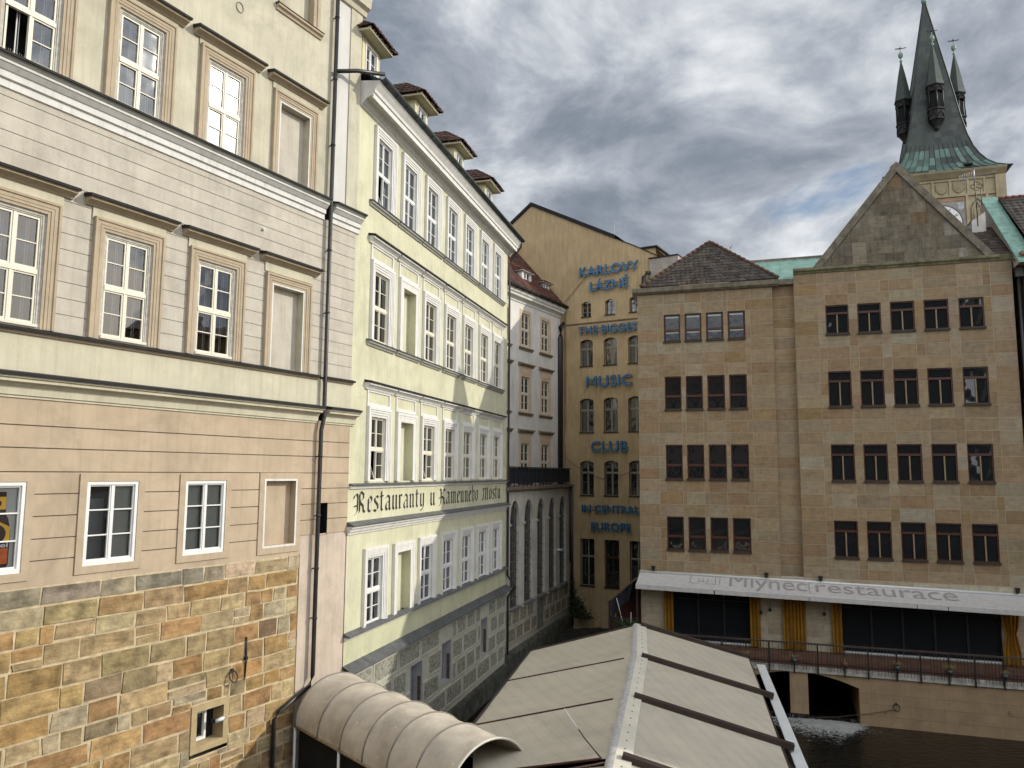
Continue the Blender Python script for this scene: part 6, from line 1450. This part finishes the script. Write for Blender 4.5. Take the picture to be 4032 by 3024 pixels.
for sx in (-1, 1):
    for sy in (-1, 1):
        m.tint = (.05, .065, .055); m.tube([(sx * h, sy * h, z + .02) for z, h in fine], [.07] * len(fine), 5, cap=False)
m.tint = (1, 1, 1); sp = m.build('spire', [M_spire], bC)
m = TB(ZC); m.box(1.8, 2.5, 30.15, 30.3, 4.35, 4.8); m.box(-4.0, -3.5, 30.0, 30.15, 4.6, 5.0); m.build('roof_hatch', [M_dark_iron], sp)
m = TB(ZC); m.lathe(0, 0, [(.0, 50.0), (.25, 50.15), (.3, 50.4), (.2, 50.65), (.05, 50.8), (.05, 51.6)], 10); m.build('finial', [M_copper], sp)
def turret():
    t = TB(); t.lathe(0, 0, [(.05, 34.75), (.22, 34.9), (.28, 35.15), (.5, 35.5), (.68, 35.72), (.80, 35.78), (.80, 35.9)], 6, False, math.pi / 6)
    t.lathe(0, 0, [(.74, 35.9), (.74, 36.75), (.86, 36.8), (.86, 36.95), (.72, 36.96)], 6, False, math.pi / 6)
    t.lathe(0, 0, [(.74, 38.75), (.78, 38.8), (.78, 39.3), (.9, 39.36), (.9, 39.48), (.8, 39.5)], 6, False, math.pi / 6)
    for k in range(6):
        a = math.pi / 6 + k * math.pi / 3; x, y = .72 * math.cos(a), .72 * math.sin(a); t.tube([(x, y, 36.9), (x, y, 38.8)], .075, 5)
        x2, y2 = .72 * math.cos(a + math.pi / 3), .72 * math.sin(a + math.pi / 3); mx, my = (x + x2) * .56, (y + y2) * .56
        t.tube([(x * 1.08, y * 1.08, 36.0), (mx, my, 36.6), (x2 * 1.08, y2 * 1.08, 36.0)], .045, 4); t.tube([(x * 1.1, y * 1.1, 38.85), (mx * 1.03, my * 1.03, 39.25), (x2 * 1.1, y2 * 1.1, 38.85)], .045, 4)
    o = t.build('turret', [surf('dark_turret_wood', (.022, .023, .02), rough=.6, var=.3, bump=.1)], bC)
    c = TB(); c.tint = (.06, .08, .065); c.lathe(0, 0, [(.92, 39.45), (.80, 39.9), (.62, 41.0), (.36, 42.5), (.10, 43.75), (.07, 43.9)], 6, False, math.pi / 6); c.tint = (1, 1, 1); c.build('roof', [M_spire], o)
    g = TB(); g.lathe(0, 0, [(.52, 36.9), (.52, 38.8)], 6, False, math.pi / 6); g.build('dark_openings', [M_dark], o)
    f = TB(); f.lathe(0, 0, [(.06, 43.85), (.17, 44.0), (.06, 44.12), (.05, 44.3), (.20, 44.42), (.245, 44.65), (.20, 44.88), (.05, 45.0), (.03, 45.3)], 10); f.build('ball', [surf('pale_verdigris_ball', (.22, .32, .25), rough=.5, var=.2, bump=.05)], o)
    v = TB(); v.tube([(0, 0, 45.2), (0, 0, 45.75)], .02, 5); v.poly([(-.55, 0, 45.42), (-.1, 0, 45.36), (.5, 0, 45.40), (.62, 0, 45.46), (.5, 0, 45.5), (.1, 0, 45.47), (0, 0, 45.62), (-.12, 0, 45.5), (-.5, 0, 45.52)]); v.tube([(0, -.1, 45.45), (0, .1, 45.45)], .03, 5); v.build('weathervane', [M_dark_iron], o)
    return o
tr = turret(); tr.location = (0, -2.70 * TS, ZC)
for x, y in ((-2.52, 0), (2.52, 0)): dup(tr, bC, (x * TS, -y * TS, ZC))

# ================================================================== restaurant tent on the pontoon
tent = thing('restaurant_tent', 'large beige canvas tent roof with dark brown beams at the bottom of the photo', 'tent', (0, 0, 0), 0.0)
def X(p): return (p[0], -p[1], p[2])      # world x, y -> builder (u, w)
RF, RN = Vector((4.59, 28.85, -5.4)), Vector((1.30, 12.2, -5.4))
RD = (RN - RF).normalized(); LEN = (RN - RF).length
RE0, RE1 = Vector((8.16, 27.56, -6.25)), Vector((5.30, 14.5, -6.25)) 
LE0, LE1 = Vector((.72, 28.60, -6.3)), Vector((-1.55, 17.4, -6.3))
def lerp_quad(a0, a1, b0, b1, s, t): return a0.lerp(a1, s).lerp(b0.lerp(b1, s), t)
def fabric(mb, a0, a1, b0, b1, ns, ntt, sag=0.0, rnd=None, wr=0.0):
    nrm = (a1 - a0).cross(b0 - a0).normalized()
    if nrm.z < 0: nrm = -nrm
    rnd = rnd or R; mb.smooth = True
    ph = [rnd.uniform(0, 6.28) for _ in range(4)]
    pt = lambda s, t: lerp_quad(a0, a1, b0, b1, s, t) - nrm * (sag * math.sin(math.pi * s) * (math.sin(math.pi * t) ** .7)) + nrm * wr * (math.sin(9 * t + 5 * s + ph[0]) * .6 + math.sin(17 * s + 3 * t + ph[1]) * .4) * math.sin(math.pi * s)
    idx = [[mb.P(*X(pt(i / ns, j / ntt))) for j in range(ntt + 1)] for i in range(ns + 1)]
    for i in range(ns):
        for j in range(ntt): mb.face((idx[i][j], idx[i + 1][j], idx[i + 1][j + 1], idx[i][j + 1]))
    mb.smooth = False
bf = [0.0, .2855, .5405, .788, 1.0]     # bays along the ridge
# positions from the two eaves: right side bays
R_s = [0.0, .3415, .660, 1.0]
Rb = [(Vector((4.565, 28.73, -5.4)), Vector((8.157, 27.56, -6.25))), (Vector((3.797, 23.96, -5.4)), Vector((7.214, 23.11, -6.25))), (Vector((2.909, 19.73, -5.4)), Vector((6.289, 18.93, -6.25))), (Vector((2.040, 15.62, -5.4)), Vector((5.42, 14.85, -6.25))), (Vector((1.20, 11.6, -5.4)), Vector((4.55, 10.8, -6.25)))]
Lb = [(Vector((4.565, 28.73, -5.4)), Vector((.716, 28.60, -6.3))), (Vector((3.797, 23.96, -5.4)), Vector((-.136, 24.53, -6.3))), (Vector((2.909, 19.73, -5.4)), Vector((-.93, 20.35, -6.3))), (Vector((2.040, 15.62, -5.4)), Vector((-.75, 16.75, -6.15)))]
for k in range(4):
    m = MB(ZC); fabric(m, Rb[k][0], Rb[k + 1][0], Rb[k][1], Rb[k + 1][1], 10, 14, .05, random.Random(k), .004)
    m.build('canvas', [M_canvas], tent)
for k in range(3):
    m = MB(ZC); fabric(m, Lb[k][0], Lb[k + 1][0], Lb[k][1], Lb[k + 1][1], 12, 16, .09, random.Random(k + 9), .012)
    m.build('canvas', [M_canvas], tent)
up = Vector((0, 0, 1))
def bar(mb, a, b, wd, h, lift=0.0):
    d = (b - a).normalized(); s_ = d.cross(up).normalized() * wd / 2; n_ = s_.cross(d).normalized(); n_ = n_ if n_.z > 0 else -n_
    q = [(-1, 0), (1, 0), (1, 1), (-1, 1)]
    A = [mb.P(*X(a + s_ * x + n_ * (lift + h * y))) for x, y in q]; B = [mb.P(*X(b + s_ * x + n_ * (lift + h * y))) for x, y in q]
    for i in range(4): mb.face((A[i], B[i], B[(i + 1) % 4], A[(i + 1) % 4]))
    mb.face(A[::-1]); mb.face(B)
for k in range(5):
    a, b = Rb[k]; m = MB(ZC); bar(m, a.lerp(b, .03), b + (b - a).normalized() * (.30 if 0 < k else .0), .20, .14, -.02); m.build('beam', [M_beam], tent)
for k in range(4):
    a, b = Lb[k]; m = MB(ZC); bar(m, a.lerp(b, .10), b, .055, .03, -.005); m.build('seam_beam', [surf('dark_red_seam', (.07, .03, .022), var=.2, bump=.03)], tent)
m = MB(ZC); dz = Vector((0, 0, .03))
ra, rb = Rb[0][0] + RD * -.15, Rb[4][0]
side = Vector((RD.y, -RD.x, 0)) * -1.0
if side.x < 0: side = -side
RP = [Rb[0][0] + RD * -.15] + [Rb[k][0] for k in (1, 2, 3, 4)]
def ridge_at(t):
    k = min(3, int(t * 4)); return RP[k].lerp(RP[k + 1], t * 4 - k)
for pa, pb in zip(RP[:-1], RP[1:]):
    A = [pa - side * .02, pa + side * .30 - up * .06, pb + side * .30 - up * .06, pb - side * .02]
    m.poly([X(p + dz) for p in A]); m.poly([X(p - dz) for p in A[::-1]])
    for q in (0, 1):
        o_ = side * .30 - up * .06 if q else side * -.02
        m.poly([X(pa + o_ + dz), X(pb + o_ + dz), X(pb + o_ - dz), X(pa + o_ - dz)])
m.poly([X(ra - side * .02 + dz), X(ra + side * .3 - up * .075 + dz), X(ra + side * .3 - up * .075 - dz), X(ra - side * .02 - dz)])
rc = m.build('ridge_cap', [M_ridgecap], tent)
m = MB(ZC)
for k in range(34):
    p = ridge_at((k + .5) / 34) + side * .14 - up * .03; m.lathe(p.x, -p.y, [(.018, p.z + .03), (.018, p.z + .045), (0, p.z + .047)], 6)
m.build('screws', [surf('grey_screws', (.25, .24, .22), bump=0)], rc)
m = MB(ZC); n = 60; rnd = random.Random(4); prev = None; m.smooth = True
for k in range(n + 1):
    p = ridge_at(k / n); ww = .20 + rnd.uniform(-.03, .03); h = rnd.uniform(.0, .035)
    cur = [m.P(*X(p - side * .02 + up * .04)), m.P(*X(p - side * .12 + up * (.03 + h))), m.P(*X(p - side * ww - up * .045))]
    if prev:
        for i in range(2): m.face((prev[i], cur[i], cur[i + 1], prev[i + 1]))
    prev = cur
m.build('laced_flap', [surf('crinkled_grey_flap', (.48, .47, .46), var=.2, scale=9, bump=.4)], tent)
m = MB(ZC); ev = Rb[0][1] + Vector((.10, 0, 0)); ee = Rb[4][1] + Vector((.10, 0, 0)); o1 = Vector((.14, .02, -.10)); bar(m, Rb[0][1] + Vector((.02, 0, -.02)), Rb[4][1] + Vector((.02, 0, -.02)), .06, .05, -.04); m.build('eaves_bar', [M_beam], tent)
m = MB(ZC); bar(m, Rb[0][1] + Vector((.30, -.4, -.16)), Rb[4][1] + Vector((.30, 0, -.16)), .26, .04); gt = m.build('gutter_plate', [M_whitemetal], tent)
m = MB(ZC); bar(m, Lb[0][1], Lb[2][1], .05, .04); m.build('eaves_bar', [M_beam], tent)
m = MB(ZC); bar(m, Lb[0][0].lerp(Lb[0][1], .05), Lb[0][1], .05, .05); m.build('end_bar', [M_beam], tent)
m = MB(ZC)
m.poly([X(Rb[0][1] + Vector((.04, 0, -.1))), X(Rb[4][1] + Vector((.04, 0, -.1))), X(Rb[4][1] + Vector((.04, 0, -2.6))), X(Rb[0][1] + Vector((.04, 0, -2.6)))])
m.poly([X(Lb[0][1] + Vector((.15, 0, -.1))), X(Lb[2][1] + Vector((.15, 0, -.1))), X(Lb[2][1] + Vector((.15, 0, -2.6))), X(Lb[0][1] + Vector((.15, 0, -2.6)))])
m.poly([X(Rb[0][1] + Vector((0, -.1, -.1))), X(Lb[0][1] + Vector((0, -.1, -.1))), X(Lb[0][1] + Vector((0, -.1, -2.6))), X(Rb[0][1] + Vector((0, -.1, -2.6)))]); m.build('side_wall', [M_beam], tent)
m = MB(ZC); m.box(-2.5, 8.6, -9.0, -8.8, -28.8, -9); m.build('pontoon_floor', [M_beam], tent)
# low canvas piece at the cut corner and its lacing rope
m = MB(ZC); fabric(m, Vector((2.0, 15.5, -5.50)), Vector((1.3, 11.5, -5.85)), Vector((-.85, 16.62, -6.22)), Vector((-1.3, 12.4, -6.7)), 8, 10, .08, random.Random(77), .03); m.build('valley_canvas', [M_canvas2], tent)
m = MB(ZC); a, b = Vector((2.0, 15.55, -5.47)), Vector((-.75, 16.7, -6.13)); m.tube([X(a.lerp(b, k / 8) - up * (.10 * math.sin(math.pi * k / 8)) + up * .03) for k in range(9)], .022, 6); m.build('lacing_rope', [surf('brown_white_rope', (.20, .13, .10), var=.8, scale=30, bump=.2)], tent)
m = MB(ZC); m.poly([X(Vector((2.0, 15.45, -5.42))), X(Vector((2.05, 15.3, -5.42))), X(Vector((1.8, 15.2, -5.9))), X(Vector((1.55, 15.55, -5.75)))]); m.build('corner_strap', [M_dark_iron], tent)
ant = thing('whip_aerial', 'thin whip aerial leaning on the left slope of the tent roof', 'aerial', tuple(Vector((1.80, 15.75, -5.50 + ZC))), 0)
m = MB(); m.tube([(0, 0, 0), (-.33, -.28, .32), (-.44, -.36, .46)], [.014, .012, .012], 6); m.build('base_rod', [M_dark_iron], ant); m = MB(); m.tube([(-.44, -.36, .46), (-.70, -.60, .78)], .009, 5); m.build('whip', [M_whitemetal], ant)

# ================================================================== barrel-vaulted walkway canopy
bar_ = thing('barrel_awning', 'curved brownish canvas canopy over a dark walkway, its shadow falling on the sandstone wall', 'canopy', (0, 0, 0), 0.0)
P1 = Vector((-5.44, 20.59, -6.42)); DV = Vector((4.20, -4.29, -.26)); axd = Vector((DV.x, DV.y, 0)).normalized(); sdv = Vector((-axd.y, axd.x, 0)); sdv = sdv if sdv.y > 0 else -sdv
HW, RISE = 1.16, 1.10
def arch_pt(s, t, bulge=0.0):
    """s along the walkway, t from the near edge (0) over the top to the far edge (1)"""
    a = math.pi * t; c = P1 + DV * s + sdv * HW
    r = 1 + bulge
    return c - sdv * (HW * math.cos(a)) * r + up * (RISE * math.sin(a) ** .92) * r
ribs = [0.0, .178, .345, .50, .655, .815, 1.0]
for k in range(6):
    m = MB(ZC); m.smooth = True; ns, nt_ = 10, 24; rnd = random.Random(k); ph = rnd.uniform(0, 6)
    def pp(i, j):
        s = i / ns; sc_ = math.sin(math.pi * s) ** .6; b = -.028 * sc_ + .007 * sc_ * math.sin(14 * j / nt_ + ph + 3 * s)
        return arch_pt(ribs[k] + (ribs[k + 1] - ribs[k]) * s, j / nt_, b)
    idx = [[m.P(*X(pp(i, j))) for j in range(nt_ + 1)] for i in range(ns + 1)]
    for i in range(ns):
        for j in range(nt_): m.face((idx[i][j], idx[i + 1][j], idx[i + 1][j + 1], idx[i][j + 1]))
    m.build('canvas', [M_canvas2], bar_)
for k, s in enumerate(ribs):
    m = MB(ZC); m.tube([X(arch_pt(s, j / 24, .004)) for j in range(25)], .022 if k < 6 else .03, 6); m.build('hoop', [surf('hoop_tube', (.22, .19, .16), rough=.5, var=.1, bump=.03) if k < 6 else M_ridgecap], bar_)
m = MB(ZC)
for t in (0, 1): m.tube([X(arch_pt(0, t)), X(arch_pt(1, t))], .035, 6)
m.build('edge_rail', [surf('stained_edge_rail', (.30, .235, .15), var=.35, scale=6, bump=.1)], bar_)
m = MB(ZC)
for s in (.0, .34, .69, 1.0):
    for t in (0, 1): p = arch_pt(s, t); m = MB(ZC); m.tube([X(p), X(p - up * 3)], .035, 6); m.build('post', [M_whitemetal], bar_)
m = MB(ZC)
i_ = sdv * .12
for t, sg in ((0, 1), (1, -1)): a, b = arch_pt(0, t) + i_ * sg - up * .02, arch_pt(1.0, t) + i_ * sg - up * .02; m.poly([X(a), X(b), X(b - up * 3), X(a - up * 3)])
m.build('dark_infill', [M_dark], bar_)  # near-black sheets added to keep the walkway under the canopy dark

# ================================================================== water, ground
def water_mat():
    mt, t, b = mat('dark_river_water'); L = t.links.new
    b.inputs['Base Color'].default_value = (.008, .006, .004, 1); b.inputs['Roughness'].default_value = .09; b.inputs['IOR'].default_value = 1.33; b.inputs['Specular IOR Level'].default_value = .35
    tc = N(t, 'ShaderNodeTexCoord'); mp = N(t, 'ShaderNodeMapping'); mp.inputs['Scale'].default_value = (1.2, 2.2, 1); L(tc.outputs['Object'], mp.inputs[0])
    n = N(t, 'ShaderNodeTexNoise', i_Scale=2.2, i_Detail=5.0, i_Roughness=.6, i_Distortion=.6); L(mp.outputs[0], n.inputs['Vector'])
    bp = N(t, 'ShaderNodeBump', i_Strength=.5, i_Distance=.08); L(n.outputs['Fac'], bp.inputs['Height']); L(bp.outputs[0], b.inputs['Normal'])
    return mt
m = MB(); m.poly([(-400, 400, 0), (400, 400, 0), (400, -600, 0), (-400, -600, 0)]); structure(m.build('river', [water_mat()]))
m = MB(); m.poly([(-900, 900, -.6), (900, 900, -.6), (900, -1500, -.6), (-900, -1500, -.6)]); structure(m.build('ground', [surf('far_ground', (.12, .11, .09), var=.2, scale=.05, bump=0)]))
# silt bank in the dark corner
m = MB(); rnd = random.Random(8); gx, gy = 22, 26
o_ = Vector((.8, 36.5, 0))
idx = [[m.P(o_.x + i * .42 + rnd.uniform(-.08, .08), -(o_.y + j * .5), max(-.12, .55 * (j / gy) * (1 - .4 * i / gx)) + rnd.uniform(-.08, .12)) for j in range(gy + 1)] for i in range(gx + 1)]
for i in range(gx):
    for j in range(gy): m.face((idx[i][j], idx[i + 1][j], idx[i + 1][j + 1], idx[i][j + 1]))
structure(m.build('silt_bank', [surf('dark_silt', (.03, .028, .022), var=.5, scale=4, bump=.6, stain=(.03, .045, .02), stain_amt=.6)]))
# weir foam: a churned sheet with holes where the dark water shows, and a thin falling curtain
def foam_mat(name, lo, hi, sc):
    mt, t, b = mat(name); L = t.links.new
    b.inputs['Base Color'].default_value = (.50, .51, .49, 1); b.inputs['Roughness'].default_value = .5
    at = N(t, 'ShaderNodeAttribute', attribute_name='tint'); tc = N(t, 'ShaderNodeTexCoord')
    mp = N(t, 'ShaderNodeMapping'); mp.inputs['Scale'].default_value = sc; L(tc.outputs['Object'], mp.inputs[0])
    n = N(t, 'ShaderNodeTexNoise', i_Scale=4.5, i_Detail=9.0, i_Roughness=.68, i_Distortion=1.1); L(mp.outputs[0], n.inputs['Vector'])
    ad = N(t, 'ShaderNodeMath', operation='ADD'); L(n.outputs['Fac'], ad.inputs[0]); L(at.outputs['Fac'], ad.inputs[1])
    r = ramp(t, [(lo, (0, 0, 0)), (hi, (.85, .85, .85))]); L(ad.outputs[0], r.inputs[0])
    tr = N(t, 'ShaderNodeBsdfTransparent'); mx = N(t, 'ShaderNodeMixShader'); L(r.outputs[0], mx.inputs[0]); L(tr.outputs[0], mx.inputs[1]); L(b.outputs[0], mx.inputs[2]); L(mx.outputs[0], t.nodes['Material Output'].inputs[0])
    bp = N(t, 'ShaderNodeBump', i_Strength=1.0, i_Distance=.15); L(n.outputs['Fac'], bp.inputs['Height']); L(bp.outputs[0], b.inputs['Normal'])
    return mt
fo = thing('weir_foam', 'white water tumbling out of the arches below the terrace', 'foam', (T0[0], T0[1], 0), az_rot(TA), kind='stuff')
m = MB(ZC); rnd = random.Random(14); nu, nw = 70, 50; m.smooth = True
def fz(u, w):
    core = math.exp(-((u + 1.3) / 1.5) ** 2 - ((w - .95) / .85) ** 2)
    return core
grid = []
for i in range(nu + 1):
    row = []
    for j in range(nw + 1):
        u, w = -5.0 + 5.9 * i / nu, .05 + 3.4 * j / nw; c = fz(u, w)
        row.append(m.P(u + rnd.uniform(-.02, .02), w + rnd.uniform(-.02, .02), -9.985 + c * (.10 + rnd.uniform(0, .15)) + .012 * rnd.random()))
    grid.append(row)
for i in range(nu):
    for j in range(nw):
        u, w = -5.0 + 5.9 * (i + .5) / nu, .05 + 3.4 * (j + .5) / nw
        lim = .25 - (w - .3) * .42; left = -4.9 + (w - .3) * .8
        edge = min(1, max(0, (lim - u) / .5)) * min(1, max(0, (u - left) / .8)) * max(0, 1 - (w / 4.2))
        d = -.27 + .30 * edge + .30 * fz(u, w); m.tint = (d, d, d)
        if d > -.25: m.face((grid[i][j], grid[i + 1][j], grid[i + 1][j + 1], grid[i][j + 1]))
m.tint = (1, 1, 1); m.build('foam_sheet', [foam_mat('churned_foam', .38, .62, (1, 1.3, 1))], fo)
m = MB(ZC); m.smooth = True
for i in range(60):
    a, b = -4.8 + 4.58 * i / 60, -4.8 + 4.58 * (i + 1) / 60; m.tint = (-.06, -.06, -.06)
    m.poly([(a, -.05, -9.80), (b, -.05, -9.80), (b, .12, -9.86), (a, .12, -9.86)]); m.poly([(a, .12, -9.86), (b, .12, -9.86), (b, .17, -9.99), (a, .17, -9.99)])
m.tint = (1, 1, 1); m.build('falling_curtain', [foam_mat('falling_water', .46, .70, (5, 1, .5))], fo)
